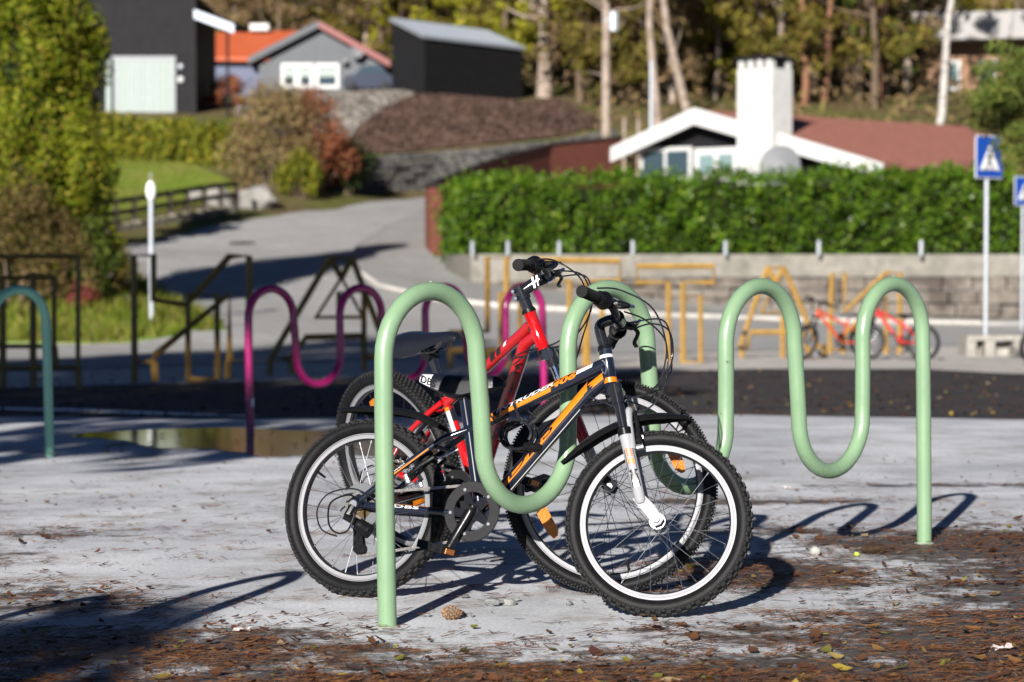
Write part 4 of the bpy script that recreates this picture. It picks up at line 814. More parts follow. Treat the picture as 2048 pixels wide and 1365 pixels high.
# ---- the dark blue bicycle in front -----------------------------------
TT0, TT1 = P3(.298, .478), P3(.690, .672); DT0, DT1 = P3(.366, .243), P3(.648, .592)
def blue_decals(fr, sp, hB, hT):
    def dec(name, m, *ws):
        mb = MB()
        for g, p0, p1, r, t, an, off in ws: wrap(mb, g, p0, p1, r, t, an, 0, off)
        mb.build(name, m, fr, sharp=60)
    O_, W_, K_ = M['orange'], M['decal_white'], M['decal_black']; r_ = .0178; r2 = .0212
    # top tube: slanted bars, an orange band with lettering above it, the number, a white block
    dec('orange_band', O_, *[(patch(.052 + k * .012, .059 + k * .012, -.009, .010, -.006), TT0, TT1, r_, 0, -.1, .0007) for k in range(4)], (patch(.105, .268, -.0055, .0055, .004, 4, 14), TT0, TT1, r_, 0, -.18, .0007))
    dec('top_tube_lettering', W_, (fit('INTRUDER', .185, .0115, .35, .03), TT0, TT1, r_, .098, .18, .0009))
    dec('number_lettering', O_, (fit('406', .082, .0165, .30, .035), TT0, TT1, r_, .272, -.20, .0009))
    dec('white_block', W_, (patch(.352, .402, .0, .0105, .006, 4, 5), TT0, TT1, r_ + .0005, 0, .12, .0007))
    dec('orange_line', O_, (patch(.24, .405, .011, .0150, 0, 3, 12), TT0, TT1, r_ + .0003, 0, .22, .0007))
    # down tube: broad orange panel with large dark letters
    dec('orange_panel', O_, (patch(.030, .435, -.0035, .0245, .012, 8, 40), DT0, DT1, r2, 0, .0, .0007), (patch(.395, .452, -.002, .0245, .02, 8, 6), DT0, DT1, r2, 0, .0, .0010))
    dec('down_tube_lettering', K_, (fit('DBS', .195, .0235, .22, .0, 2), DT0, DT1, r2, .128, -.02, .0013), *[(patch(.040 + k * .011, .044 + k * .011, -.006, .023, .012), DT0, DT1, r2, 0, .0, .0012) for k in range(3)])
    dec('white_line', W_, (patch(.05, .40, -.0012, .0012, 0, 1, 30), DT0, DT1, r2, 0, -.95, .0007))
    dec('orange_corner', O_, (patch(-.002, .058, -.010, .010, .006, 5, 6), DT1, P3(.700, .636), .0199, 0, .30, .0007))
    # head tube bands and head badge
    dec('orange_ring', O_, (patch(.024, .038, -.03, .03, .0, 16), hB, hT, .0187, 0, .0, .0007)); dec('white_ring', W_, (patch(.094, .103, -.03, .03, .0, 16), hB, hT, .0187, 0, .0, .0007))
    el = [(.068 + .021 * math.cos(a), .0115 + .010 * math.sin(a)) for a in np.linspace(0, 2 * math.pi, 24, endpoint=False)]; bd = MB(); wrap(bd, poly_geo(el), hB, hT, .0187, 0, -1.0); bdo = bd.build('head_badge', M['alloy'], fr)
    bk = MB(); wrap(bk, fit('DBS', .016, .008), hB, hT, .0187, .060, -.62, 0, .0012); bk.build('badge_lettering', K_, fr)
    # stays
    a, b_ = P3(.035, .283, -.0605), P3(.235, .444, -.0365)
    dec('seat_stay_lettering', W_, (fit('INTRUDERX', .068, .0075, .3, .02), a, b_, .0090, .072, .12, .0009)); dec('seat_stay_stripe', O_, (patch(.050, .215, -.0062, -.0028, 0, 2, 12), a, b_, .0090, 0, .12, .0007))
    a, b_ = P3(.04, .2495, -.0616), P3(.28, .243, -.048)
    dec('chain_stay_lettering', W_, (fit('DBS', .075, .0085, 0, .02), a, b_, .0107, .085, .02, .0009)); dec('chain_stay_stripe', O_, (patch(.03, .235, .0095, .012, 0, 2, 12), a, b_, .0107, 0, .1, .0007))
def blue_fork_decals(low, st, a, b_):
    og = MB(); og2 = MB(); bk = MB(); r_ = .0176
    def w2(mb, geo, t0, off=.0008):
        d = nv(b_ - a); side = np.array([0, -1., 0]); e2 = np.cross(d, side)
        if e2[0] < 0: e2 = -e2
        ln = np.linalg.norm(b_ - a); vs = []
        for x, y in geo[0]:
            rr = .0172 + (.0145 - .0172) * (t0 + x) / ln + off; an = y / rr; vs.append(st(a + d * (t0 + x) + (side * math.cos(an) + e2 * math.sin(an)) * rr))
        mb.add(vs, geo[1])
    for k in range(5): w2(og, patch(.042 + k * .0045, .0443 + k * .0045, -.009, .010, .004), 0)
    w2(og, poly_geo([(.066, -.009), (.088, -.009), (.080, 0), (.092, .009), (.070, .009)]), 0)
    star = [(.108 + (.019 if k % 2 == 0 else .008) * math.cos(k * math.pi / 5 + math.pi), (.017 if k % 2 == 0 else .007) * math.sin(k * math.pi / 5 + math.pi)) for k in range(10)]
    w2(bk, poly_geo(star), 0, .001); w2(bk, poly_geo([(.112, -.010), (.150, -.013), (.150, -.0105), (.118, -.006)]), 0); w2(bk, poly_geo([(.112, .010), (.150, .013), (.150, .0105), (.118, .006)]), 0); w2(bk, patch(.045, .10, .0115, .0135, 0, 2, 5), 0); w2(bk, patch(.045, .10, -.0135, -.0115, 0, 2, 5), 0)
    w2(og2, poly_geo([(.124, 0), (.130, -.007), (.150, -.007), (.150, .007), (.130, .007)]), 0, .0012)
    og.build('orange_decal', M['orange'], low, sharp=60); og2.build('orange_decal', M['orange'], low, sharp=60); bk.build('dark_decal', M['decal_black'], low, sharp=60)
def blue_saddle_mat(i, k, n):
    if i in (0, 1) and k <= 2: return 1
    if 4 <= i <= 6 and 0 <= k <= 1: return 2
    return 0
def blue_saddle_text(sad):
    mb = MB(); g = text_geo('DBS', .030, .1, .015); vs = []
    for x, y in g[0]: u = .166 + x * .95; vs.append(P3(u, .599 + y * .95 - x * .30, -(.064 - .0 + .0035) - (x * .06)))
    mb.add(vs, g[1]); mb.build('saddle_lettering', M['decal_black'], sad)
SHOULDER = [(-.0212, -.0108, .013, .008, .009, 0, -.9), (.0212, -.0108, .013, .008, .009, 0, .9), (-.0085, -.0034, .014, .010, .006, .5, -.2), (.0085, -.0034, .014, .010, .006, .5, .2), (-.0235, -.0145, .008, .004, .009, .5, -1.6), (.0235, -.0145, .008, .004, .009, .5, 1.6)]
blue = dict(label='dark blue bicycle with orange lettering and a white fork, in front of the red one', R=.25, WB=.877, rt=.0272, rim=.2085, detail=1, spokes=28, knobs=56, tread=SHOULDER, valve=2.62,
    loc=(-.4337, 6.679, .0012), yaw=R(-25.2), lean=R(12.8), steer=R(15), head_angle=R(18), headT=(.684, .709), headB=(.715, .594), hr=.0180, bb=(.358, .250), seatT=(.272, .575),
    tubes=[([(.358, .25), (.300, .474), (.272, .575)], .0145), ([(.298, .478), (.690, .672)], [.0170, .0182]), ([(.362, .247), (.648, .592), (.702, .637)], [.0205, .0215, .0190])],
    seatstay=[(.298, .476, .012), (.240, .447, .036), (.122, .357, .050), (.014, .262, .0625)], chainstay=[(.345, .248, .030), (.28, .243, .048), (.04, .2495, .0616), (.012, .25, .064)], bridge=(.222, .425), rbrake=(.145, .330),
    paint=M['navy'], decals=blue_decals, fork_decals=blue_fork_decals, stem='quill', stem_z=.775, barc=(.710, .797), bar=(.27, .016, .058), grip=.092, lever='black', fork=(.583, .468, .292), fork_v=.050, arch=.105, stanchion=M['gloss_black'], lowers=M['pearl'],
    hubm=M['rim_grey'], spokem=M['spoke'], rimm=M['rim_silver'], rimin=M['rim_dark'], ring=.077, crank=R(246), crank_l=.125, pedal_a=R(-12), post=((.262, .605), (.30, .47)), post_dark=False,
    saddle=[(.156, .052, .622, .602, -.002), (.164, .063, .631, .598, -.004), (.200, .069, .633, .584, -.006), (.226, .066, .631, .575, -.008), (.25, .056, .630, .570, -.008), (.285, .042, .630, .570, -.004), (.322, .030, .631, .582, .0), (.355, .024, .632, .592, .002), (.380, .019, .628, .598, .003), (.394, .010, .618, .604, .003)],
    saddle_mat=blue_saddle_mat, saddle_text=blue_saddle_text,
    cables=[[(.672, -.175, .832), (.73, -.15, .838), (.82, -.115, .80), (.860, -.05, .70), (.85, -.012, .60), (.79, -.006, .545), (.66, -.03, .575, 0)], [(.735, -.075, .800), (.79, -.04, .79), (.845, .0, .745), (.845, .01, .66), (.825, .012, .60), (.822, .016, .575)],
            [(.735, .075, .79), (.80, .03, .80), (.86, -.03, .76), (.87, -.05, .66), (.80, -.04, .58), (.70, -.028, .585, 0)], [(.672, .175, .82), (.74, .13, .83), (.83, .03, .81), (.865, -.02, .72), (.86, -.02, .62), (.75, -.022, .572), (.64, -.024, .552, 0)]],
    fenders=[('rear_fender', [(-.118, .527), (-.06, .535), (-.006, .537), (.056, .535), (.134, .525), (.185, .505), (.236, .478)], .027, False), ('front_fender', [(.597, .392), (.66, .462), (.735, .513), (.80, .538), (.86, .548), (.93, .545)], .031, True)])
blue_root = bicycle(blue)

# ---- the red bicycle behind it ------------------------------------------
RD0, RD1 = P3(.385, .245), P3(.740, .718); RT0, RT1 = P3(.312, .516), P3(.770, .765)
def red_decals(fr, sp, hB, hT):
    bk = MB(); b2 = MB(); b3 = MB(); wh = MB(); w2 = MB(); og = MB(); r_ = .0193
    ln = np.linalg.norm(RD1 - RD0); x = .12
    rg = random.Random(3)
    for x0, x1 in ((.10, .20), (.215, .30), (.315, .385), (.40, .455), (.475, .515)):
        top = []; bot = []; n = 7
        for k in range(n + 1):
            q = x0 + (x1 - x0) * k / n; top.append((q + rg.uniform(-.004, .004), .020 + (.010 if k % 2 else -.006) * rg.uniform(.4, 1))); bot.append((q + rg.uniform(-.004, .004), -.016 + (.008 if k % 2 else -.007) * rg.uniform(.4, 1)))
        bm_ = poly_geo(bot + top[::-1]); wrap(bk, bm_, RD0, RD1, r_, 0, .1)
    for x0, x1 in ((.30, .328), (.338, .362)): wrap(b2, patch(x0, x1, -.010, .012, .010, 4, 2), RT0, RT1, .0162, 0, .3)
    wrap(wh, patch(.385, .402, -.004, .009, .006, 4, 2), RT0, RT1, .0165, 0, .35)
    for x0, x1 in ((.055, .075), (.078, .088)): wrap(b3, poly_geo([(x0, -.006), (x1, -.003), (x1 - .004, .006), (x0 + .006, .009)]), hB, hT, .0192, 0, -.4)
    a, b_ = P3(.385, .245), P3(.304, .549); wrap(w2, patch(.185, .265, -.012, .008, 0, 5, 5), a, b_, .0148, 0, .25); wrap(og, patch(.256, .268, -.012, .008, 0, 5, 2), a, b_, .0151, 0, .25); 
    bk.build('down_tube_pattern', M['decal_black'], fr, sharp=60); b2.build('top_tube_lettering', M['decal_black'], fr, sharp=60); b3.build('head_tube_mark', M['decal_black'], fr, sharp=60); wh.build('white_mark', M['decal_white'], fr, sharp=60); w2.build('warning_sticker', M['decal_white'], fr, sharp=60); og.build('sticker_header', M['orange'], fr, sharp=60)
def red_fork_decals(low, st, a, b_):
    d = nv(b_ - a)
    for off in (0, .105):
        mb = MB()
        for x0, x1 in ((.05, .145),):
            vs = []
            for i in range(4):
                for j in range(7): an = -1. + 2. * j / 6; vs.append(st(a + np.array([0, off, 0]) + d * (x0 + (x1 - x0) * i / 3) + (np.array([0, -1., 0]) * math.cos(an) + np.array([1., 0, .3]) * math.sin(an)) * .0176))
            mb.add(vs, [(i * 7 + j, i * 7 + j + 1, (i + 1) * 7 + j + 1, (i + 1) * 7 + j) for i in range(3) for j in range(6)])
        mb.build('red_decal', M['red'], low)
KNOBBY = [(-.020, -.0070, .0055, .007, .008, 0, -.7), (.020, -.0070, .0055, .007, .008, 0, .7), (-.010, -.0025, .0055, .006, .006, .5, -.3), (.010, -.0025, .0055, .006, .006, .5, .3), (0, -.002, .006, .006, .006, 0, 0), (-.0245, -.0125, .005, .004, .007, .5, -1.3), (.0245, -.0125, .005, .004, .007, .5, 1.3)]
red = dict(label='red bicycle with black saddle, parked behind the dark blue one', R=.302, WB=.985, rt=.0275, rim=.2625, detail=1, spokes=32, knobs=108, tread=KNOBBY, valve=4.9, refl_f=(R(206), R(24)), refl_r=(R(97), R(-40)),
    loc=(-.3060, 7.5698, .001), yaw=R(-51.1), lean=R(-12.1), steer=R(50), head_angle=R(19.3), headT=(.775, .802), headB=(.811, .699), hr=.0185, bb=(.380, .245), seatT=(.304, .549),
    tubes=[([(.38, .245), (.304, .549)], .0145), ([(.312, .516), (.739, .748), (.785, .775)], [.0150, .0165, .0172]), ([(.385, .245), (.735, .712), (.790, .737)], [.0185, .0195, .018])],
    seatstay=[(.302, .520, .012), (.257, .491, .034), (.183, .445, .046), (.012, .314, .0625)], chainstay=[(.365, .245, .030), (.30, .25, .048), (.04, .30, .0616), (.012, .302, .064)], bridge=(.235, .478), rbrake=(.165, .395),
    paint=M['red'], decals=red_decals, fork_decals=red_fork_decals, stem='ahead', stem_z=.868, barc=(.832, .905), bar=(.285, .024, .060), grip=.095, lever='black', fork=(.675, .545, .350), fork_v=.0525, arch=.115, stanchion=M['chrome'], lowers=M['gloss_black'],
    hubm=M['satin_black'], spokem=M['spoke_dark'], rimm=M['rim_silver'], rimin=M['rim_dark'], ring=.080, crank=R(178), crank_l=.14, pedal_a=R(-8), post=((.262, .690), (.330, .46)), post_dark=True,
    saddle=[(.112, .042, .700, .688, -.002), (.120, .066, .718, .680, -.004), (.150, .076, .728, .671, -.006), (.195, .070, .731, .666, -.006), (.235, .055, .730, .671, -.004), (.28, .038, .731, .685, .0), (.325, .029, .734, .700, .002), (.37, .025, .737, .714, .003), (.405, .021, .735, .715, .003), (.422, .012, .727, .714, .003)],
    saddle_mat=lambda i, k, n: 0,
    cables=[[(.80, -.19, .93), (.86, -.16, .93), (.93, -.09, .88), (.93, -.03, .80), (.86, -.01, .72), (.80, -.025, .70, 0), (.70, -.03, .655, 0)], [(.86, -.08, .91), (.93, -.03, .90), (.95, .0, .82), (.92, .01, .72), (.90, .015, .66)], [(.86, .08, .91), (.94, .03, .90), (.95, -.02, .80), (.88, -.03, .71), (.78, -.028, .70, 0), (.70, -.026, .675, 0)]])
red_root = bicycle(red)

# ---- spiral cable lock hanging from the dark blue bicycle's top tube
rootl = empty('cable_lock', blue_root.location, label='black coiled cable lock hanging from the top tube of the dark blue bicycle', cat='bicycle lock'); rootl.rotation_euler = blue_root.rotation_euler
mb = MB(); c = P3(.452, .468, -.005); pts = []
for k in range(150):
    t = k / 149; a = t * 2 * math.pi * 4.5 - .4; pts.append(c + P3(.048 * math.cos(a) * (1 + .08 * math.sin(7 * t)), .040 * math.sin(a), -.026 + .05 * t + .006 * math.sin(9 * t)))
pts += [c + P3(.03, .055, .03), c + P3(-.012, .088, .026), c + P3(-.02, .092, .0), c + P3(-.01, .080, -.026), c + P3(.02, .03, -.028)]
mb.tube(pts, .0048, seg=8); mb.build('coiled_cable', M['gloss_black'], rootl)
mb = MB(); d = nv(P3(1, -.05, -.1)); mb.tube([c + P3(.030, -.034, -.02), c + P3(.036, -.034, -.021), c + P3(.078, -.036, -.025), c + P3(.082, -.036, -.025)], [.008, .0125, .0120, .008], seg=14); mb.build('lock_barrel', M['satin_black'], rootl)

# ---- small bicycles parked along the road, far behind
far = dict(blue); far.update(detail=0, spokes=16, knobs=28, tread=SHOULDER[:2], decals=None, fork_decals=None, fenders=None, saddle_text=None, saddle_mat=lambda i, k, n: 0, cables=[], steer=R(25), lean=R(4), lowers=M['gloss_black'], rimm=M['rim_grey'], rimin=M['rim_dark'], group='small bicycles parked by the road far behind')
def far_bike(px, Y, yaw, paint, label, steer=25, **k):
    b = at(px, 700, Y); d = dict(far); d.update(k); d.update(paint=paint, label=label, loc=(b[0], b[1], float(prof(Y)) + .004), yaw=R(yaw), steer=R(steer)); return bicycle(d)
M['orange_paint'] = mat('orange_frame_paint', (.38, .040, .004), .25, coat=.4); M['coral'] = mat('coral_red_paint', (.40, .014, .010), .25, coat=.4)
far_bike(1735, 33., 180 + 4, M['orange_paint'], 'small orange bicycle standing far behind the third green loop', 40)
far_bike(1848, 32.6, 180 - 38, M['coral'], 'small coral red bicycle far behind the fourth green loop', 12)
far_bike(2200, 31.0, 180 + 10, M['navy'], 'small dark bicycle of which only a wheel enters at the right edge', 15)
# ------------------------------------------------------------------ foliage
LM = {}
LM['thuja'] = leafmat('golden_conifer_foliage', [(0, (.030, .048, .004)), (.35, (.085, .115, .006)), (.75, (.16, .17, .008)), (.95, (.23, .19, .03)), (1, (.16, .08, .02))], .6, .2, .15)
LM['brownshrub'] = leafmat('autumn_shrub_foliage', [(0, (.055, .035, .018)), (.4, (.10, .065, .025)), (.7, (.075, .075, .020)), (1, (.16, .10, .035))], .7, .2, .15)
LM['olive'] = leafmat('olive_forest_foliage', [(0, (.065, .058, .015)), (.5, (.12, .105, .02)), (.8, (.18, .145, .025)), (1, (.16, .09, .03))], .6, .2, .25)
LM['brown'] = leafmat('brown_forest_twigs', [(0, (.080, .056, .034)), (.5, (.14, .092, .050)), (.85, (.19, .125, .058)), (1, (.15, .135, .04))], .8, .15, .15)
LM['yellow'] = leafmat('yellow_green_foliage', [(0, (.13, .13, .012)), (.5, (.22, .22, .018)), (1, (.32, .28, .03))], .55, .25, .35)
LM['green'] = leafmat('mid_green_foliage', [(0, (.030, .050, .010)), (.5, (.065, .095, .014)), (1, (.12, .13, .02))], .55, .25, .25)
LM['rust'] = leafmat('rust_red_foliage', [(0, (.14, .045, .025)), (.5, (.22, .065, .03)), (1, (.20, .11, .05))], .6, .2, .25)
LM['tan'] = leafmat('tan_bush_foliage', [(0, (.13, .085, .045)), (.5, (.20, .13, .065)), (1, (.17, .15, .05))], .7, .2, .2)
LM['hedge'] = leafmat('laurel_leaves', [(0, (.022, .050, .004)), (.5, (.048, .105, .006)), (.85, (.085, .15, .010)), (1, (.15, .19, .02))], .4, .35, .25)
LM['pine'] = leafmat('pine_foliage', [(0, (.040, .065, .014)), (.6, (.085, .115, .020)), (1, (.15, .145, .03))], .6, .2, .15)
LM['gold'] = leafmat('golden_hedge_foliage', [(0, (.06, .085, .010)), (.5, (.13, .14, .014)), (1, (.22, .18, .02))], .6, .2, .2)
M['bark'] = mat('brown_bark', (.10, .072, .050), .9, var=.4, vscale=6, bump=.6, bscale=12); M['bark_pale'] = mat('pale_bark', (.26, .21, .17), .85, col2=(.15, .115, .09), c2scale=3, var=.3, vscale=8, bump=.4, bscale=14)
M['birch'] = mat('birch_bark', (.36, .335, .31), .8, col2=(.10, .085, .075), c2scale=5, c2lo=.52, c2hi=.66, var=.15, vscale=9); M['bark_red'] = mat('pine_bark', (.17, .085, .05), .9, var=.4, vscale=7, bump=.5, bscale=14)
M['core'] = mat('dark_core', (.012, .016, .006), .95, spec=.03)  # solid near-black fill behind leaves and boards
def clumps_geo(cl, size, n, aspect=.55, fill=.55, up=0., droop=None, jit=.5):
    """leaves through the volume of clumps (centre, radii), denser towards each clump's skin"""
    out = []; nr = []; tot = sum(max(c[1]) ** 2 for c in cl)
    for c, r in cl:
        k = max(6, int(n * max(r) ** 2 / tot)); d = rng.normal(size=(k, 3)); d /= np.linalg.norm(d, axis=1)[:, None]
        out.append(np.array(c) + d * np.array(r) * (fill + (1 - fill) * rng.random((k, 1)) ** .5)); nr.append(d)
    return leaf_geo(np.concatenate(out), size, aspect, up, droop, nrm=np.concatenate(nr), jit=jit)
def crown_clumps(h0, h1, rad, n, cr, taper=.35, shape='round'):
    cl = []
    for k in range(n):
        t = rng.random(); z = h0 + (h1 - h0) * t
        w = (math.sin(math.pi * (.12 + .86 * t)) ** .7 if shape == 'round' else (1 - t) ** .8 + .08)
        a = rng.uniform(0, 6.283); q = rad * w * math.sqrt(rng.uniform(.15, 1)); s = cr * rng.uniform(.6, 1.3)
        cl.append(((q * math.cos(a), q * math.sin(a), z), (s, s, s * .75)))
    return cl
def tree(kind, loc, h, h0, rad, nclump, cr, nleaf, lsize, lm, bark, label, cat, group=None, r0=.16, lean=(0, 0), shape='round', limbs=9, fill=.45, aspect=.55):
    root = empty(kind, loc, 0, label=label, cat=cat, group=group); cl = crown_clumps(h0, h, rad, nclump, cr, shape=shape)
    cl = [((c[0] + lean[0] * c[2], c[1] + lean[1] * c[2], c[2]), r) for c, r in cl]
    mb = MB(); top = h * .92; P = [np.array([lean[0] * z + .06 * h * .1 * math.sin(z * .9), lean[1] * z + .04 * math.cos(z * 1.3), z]) for z in np.linspace(-.4, top, 9)]
    mb.tube(P, [r0 * (1.25 - 1.1 * k / 8) for k in range(9)], seg=9)
    for k in range(limbs):
        c, r = cl[rng.integers(len(cl))]; zb = max(h0 * .7, c[2] - rng.uniform(.3, .22 * h)); b_ = np.array([lean[0] * zb, lean[1] * zb, zb]); c = np.array(c); m_ = (b_ + c) / 2 + np.array([0, 0, -.04 * h * .5]); rl = r0 * .42
        mb.tube([b_, m_, c], [rl, rl * .6, rl * .2], seg=6)
    mb.build('trunk', bark, root, sharp=60)
    V, Fc = clumps_geo(cl, lsize, nleaf, aspect, fill); fast_mesh('crown', V, Fc, lm, parent=root)
    return root
# ---- the golden conifer and shrubs at the left edge
def wx(px, Y): return (px - CX) / F * Y
Yc = 45.; bx = wx(52, Yc); root = empty('conifer', (bx, Yc, H(bx, Yc)), 0, label='tall golden green conifer filling the upper left corner', cat='tree'); cl = []
for k in range(640):
    t = rng.random() ** .9; z = .5 + 8.6 * t; w_ = 1.86 * (1 - t) ** .42 * (.88 + .12 * math.sin(z * 3.1)); a = rng.uniform(0, 6.283); q = w_ * rng.uniform(.62, 1.06); s = rng.uniform(.20, .48)
    cl.append(((q * math.cos(a), q * math.sin(a), z), (s * .8, s * .8, s * 1.25)))
V, Fc = clumps_geo(cl, .085, 110000, .6, .78, jit=.4); fast_mesh('crown', V, Fc, LM['thuja'], parent=root)
mb = MB(); mb.lathe([(.2, .01), (.25, 1.0), (4, 1.0), (7, .5), (8.6, .05)], (0, 0, 0), (0, 0, 1), seg=14); mb.build('dark_core', M['core'], root); mb = MB(); mb.tube([(0, 0, -.4), (0, 0, 8)], [.2, .05], seg=8); mb.build('trunk', M['bark'], root)
def bush(px, pyb, Y, w_, h, lm, label, n=2600, ls=.10, nc=34, depth=.8, group=None, fill=.35, name='bush'):
    x = wx(px, Y); z = H(x, Y); root = empty(name, (x, Y, z), 0, label=label, cat='bush', group=group); cl = []
    for k in range(nc):
        a = rng.uniform(0, 6.283); t = rng.random() ** .8; q = math.sqrt(max(0, 1 - t * t * .9)) * math.sqrt(rng.uniform(.2, 1)); s = min(w_, h) * rng.uniform(.12, .26); cl.append(((q * w_ / 2 * math.cos(a), q * w_ / 2 * depth * math.sin(a), .12 * h + t * h * .8), (s, s, s)))
    V, Fc = clumps_geo(cl, ls, n, .55, fill); fast_mesh('foliage', V, Fc, lm, parent=root)
    mb = MB()
    for k in range(9): c = np.array(cl[rng.integers(len(cl))][0]); mb.tube([(c[0] * .15, c[1] * .15, -.15), c * [.6, .6, .55], c], [.03 * h / 2, .02 * h / 2, .006], seg=5)
    mb.build('stems', M['bark'], root); return root
bush(25, 570, 43.2, 1.7, 2.4, LM['brownshrub'], 'brown autumn shrub under the conifer at the left edge', 5000, .07)
bush(115, 575, 43.6, 1.4, 1.7, LM['brownshrub'], 'second brown shrub, right of the one at the left edge', 4500, .07)
bush(175, 520, 44.0, 1.2, 1.6, LM['green'], 'dark olive shrub at the right foot of the golden conifer', 4000, .07)
bush(215, 575, 44.6, 1.1, 1.05, LM['olive'], 'low olive shrub beside the grey post', 3000, .06)
bush(165, 590, 43.2, .55, .55, leafmat('berry_red_foliage', [(0, (.16, .02, .03)), (.6, (.25, .05, .05)), (1, (.10, .08, .03))], .6, .2, .2), 'small red leaved shrub low on the grassy bank', 900, .05)
# low stone wall and long grass on the bank
M['drystone'] = mat('lichen_stone', (.17, .15, .125), .9, col2=(.09, .085, .06), c2scale=5, var=.45, vscale=9, bump=.6, bscale=16)
def stonewall(path, z0f, z1f, rows, m, name, t=.4, seed=1, var=.25, lmin=.35, lmax=.8, parent=None, gap=.03):
    rg = random.Random(seed); mb = MB(); P = [np.array(p, float) for p in path]; sg = [np.linalg.norm(b - a) for a, b in zip(P, P[1:])]; tot = sum(sg); cum = np.r_[0, np.cumsum(sg)]
    def pos(s): return np.array([np.interp(s, cum, [p[i] for p in P]) for i in range(2)])
    for r in range(rows):
        s = -rg.uniform(0, .3)
        while s < tot:
            l = rg.uniform(lmin, lmax); a, b = max(0, s), min(tot, s + l); s += l
            if b - a < .05: continue
            pa, pb = pos(a), pos(b); d = pb - pa; ln = np.linalg.norm(d); d /= ln; mdl = (a + b) / 2; lo = z0f(mdl); hi = z1f(mdl); hh = (hi - lo) / rows
            j = rg.uniform(-.5, .5) * t * var; c = (pa + pb) / 2; mb.box((c[0] + d[1] * j, c[1] - d[0] * j, lo + hh * (r + .5) + rg.uniform(-.012, .012)), (ln - gap, t, hh - gap + rg.uniform(-.02, .02)), 0, (np.array([d[0], d[1], rg.uniform(-.02, .02)]), np.array([-d[1], d[0], 0]), (0, 0, 1)))
    return mb.build(name, m, parent, sharp=25)
pth = [(wx(-60, 46), 46), (wx(130, 45.2), 45.2), (wx(255, 44.4), 44.4)]
o = stonewall(pth, lambda s: H(-7.5, 45) - .2, lambda s: H(-7.5, 45) + .14, 2, M['drystone'], 'garden_stone_wall', .35); tag(o, 'low mossy stone edging on the grassy bank at the left', 'stone wall')
def blades(n, fx, hmin, hmax, m, name, label):
    P = np.array([fx() for _ in range(n)]); z = Hf(P[:, 0], P[:, 1]) + .05; a = rng.uniform(0, 6.283, n); h = rng.uniform(hmin, hmax, n); w_ = .008 + .012 * rng.random(n); b = rng.normal(0, .35, (n, 2)) * h[:, None]
    V = np.zeros((n, 4, 3)); V[:, 0, :2] = P + np.c_[np.cos(a), np.sin(a)] * w_[:, None]; V[:, 1, :2] = P - np.c_[np.cos(a), np.sin(a)] * w_[:, None]; V[:, 0, 2] = V[:, 1, 2] = z; V[:, 2, :2] = P + b * .5 - np.c_[np.cos(a), np.sin(a)] * w_[:, None] * .6; V[:, 2, 2] = z + h * .6; V[:, 3, :2] = P + b; V[:, 3, 2] = z + h
    return tag(fast_mesh(name, V.reshape(-1, 3), np.arange(4 * n).reshape(n, 4), m), label, 'grass', None, 'stuff')
LM['grass'] = leafmat('grass_blades', [(0, (.06, .09, .008)), (.5, (.115, .145, .014)), (.85, (.18, .16, .035)), (1, (.16, .115, .05))], .6, .2, .3)
def inpoly(p, poly):
    x, y = p; c = False
    for i in range(len(poly)):
        x1, y1 = poly[i]; x2, y2 = poly[i - 1]
        if (y1 > y) != (y2 > y) and x < (x2 - x1) * (y - y1) / (y2 - y1) + x1: c = not c
    return c
def samp(poly):
    A = np.array(poly); lo, hi = A.min(0), A.max(0)
    def f():
        while True:
            p = lo + (hi - lo) * rng.random(2)
            if inpoly(p, poly): return p
    return f
blades(9000, samp(verge), .06, .26, LM['grass'], 'verge_grass', 'long grass on the bank left of the side road')
blades(9000, samp(lawn), .03, .12, LM['grass'], 'lawn_grass', 'short sunlit lawn behind the rail fence')
# ---- rail fence along the lawn, rocks
M['darkwood'] = mat('dark_stained_wood', (.035, .028, .024), .8, var=.4, vscale=9, bump=.3, bscale=20)
root = empty('rail_fence', (0, 0, 0), 0, label='dark wooden rail fence along the lower edge of the lawn', cat='fence'); fa, fb = np.array([wx(195, 72.5), 72.5]), np.array([wx(475, 79), 79]); pr = []
for k in range(9):
    p = fa + (fb - fa) * k / 8; z = H(*p); mb = MB(); mb.box((p[0], p[1], z + .42), (.13, .13, 1.0)); mb.build('post', M['darkwood'], root); pr.append(np.array([p[0], p[1], z]))
for zr in (.48, .84):
    for k in range(8):
        a, b = pr[k] + [0, -.09, zr], pr[k + 1] + [0, -.09, zr]; mb = MB(); mb.box((a + b) / 2, (np.linalg.norm(b - a), .04, .16), 0, (nv(b - a), (0, 1, 0), (0, 0, 1))); mb.build('rail', M['darkwood'], root)
stonewall([fa + [0, -.8], fb + [0, -.8]], lambda s: H(*(fa + (fb - fa) * s / 7.6)) - .5, lambda s: H(*(fa + (fb - fa) * s / 7.6)) + .12, 2, M['drystone'], 'bank_wall', .3, 5); tag(bpy.data.objects['bank_wall'], 'dark low stone wall below the rail fence', 'stone wall')
def rock(px, py, Y, r, m, label):
    x = wx(px, Y); q = at(px, py, Y); mb = MB(); bm = bmesh.new(); bmesh.ops.create_icosphere(bm, subdivisions=2, radius=1)
    for v in bm.verts: v.co *= 1 + .25 * math.sin(v.co.x * 5 + px) * math.cos(v.co.z * 4 + v.co.y * 3)
    mb.add([np.array(v.co[:]) * r * np.array([1, .8, .8]) for v in bm.verts], [tuple(v.index for v in f.verts) for f in bm.faces]); bm.free(); o = mb.build('boulder', m, sharp=30); o.location = (x, Y, H(x, Y) + r * .35); return tag(o, label, 'rock', 'pale boulders at the edge of the lawn')
M['rock'] = mat('pale_rock', (.19, .18, .165), .85, var=.3, vscale=3, bump=.4, bscale=6)
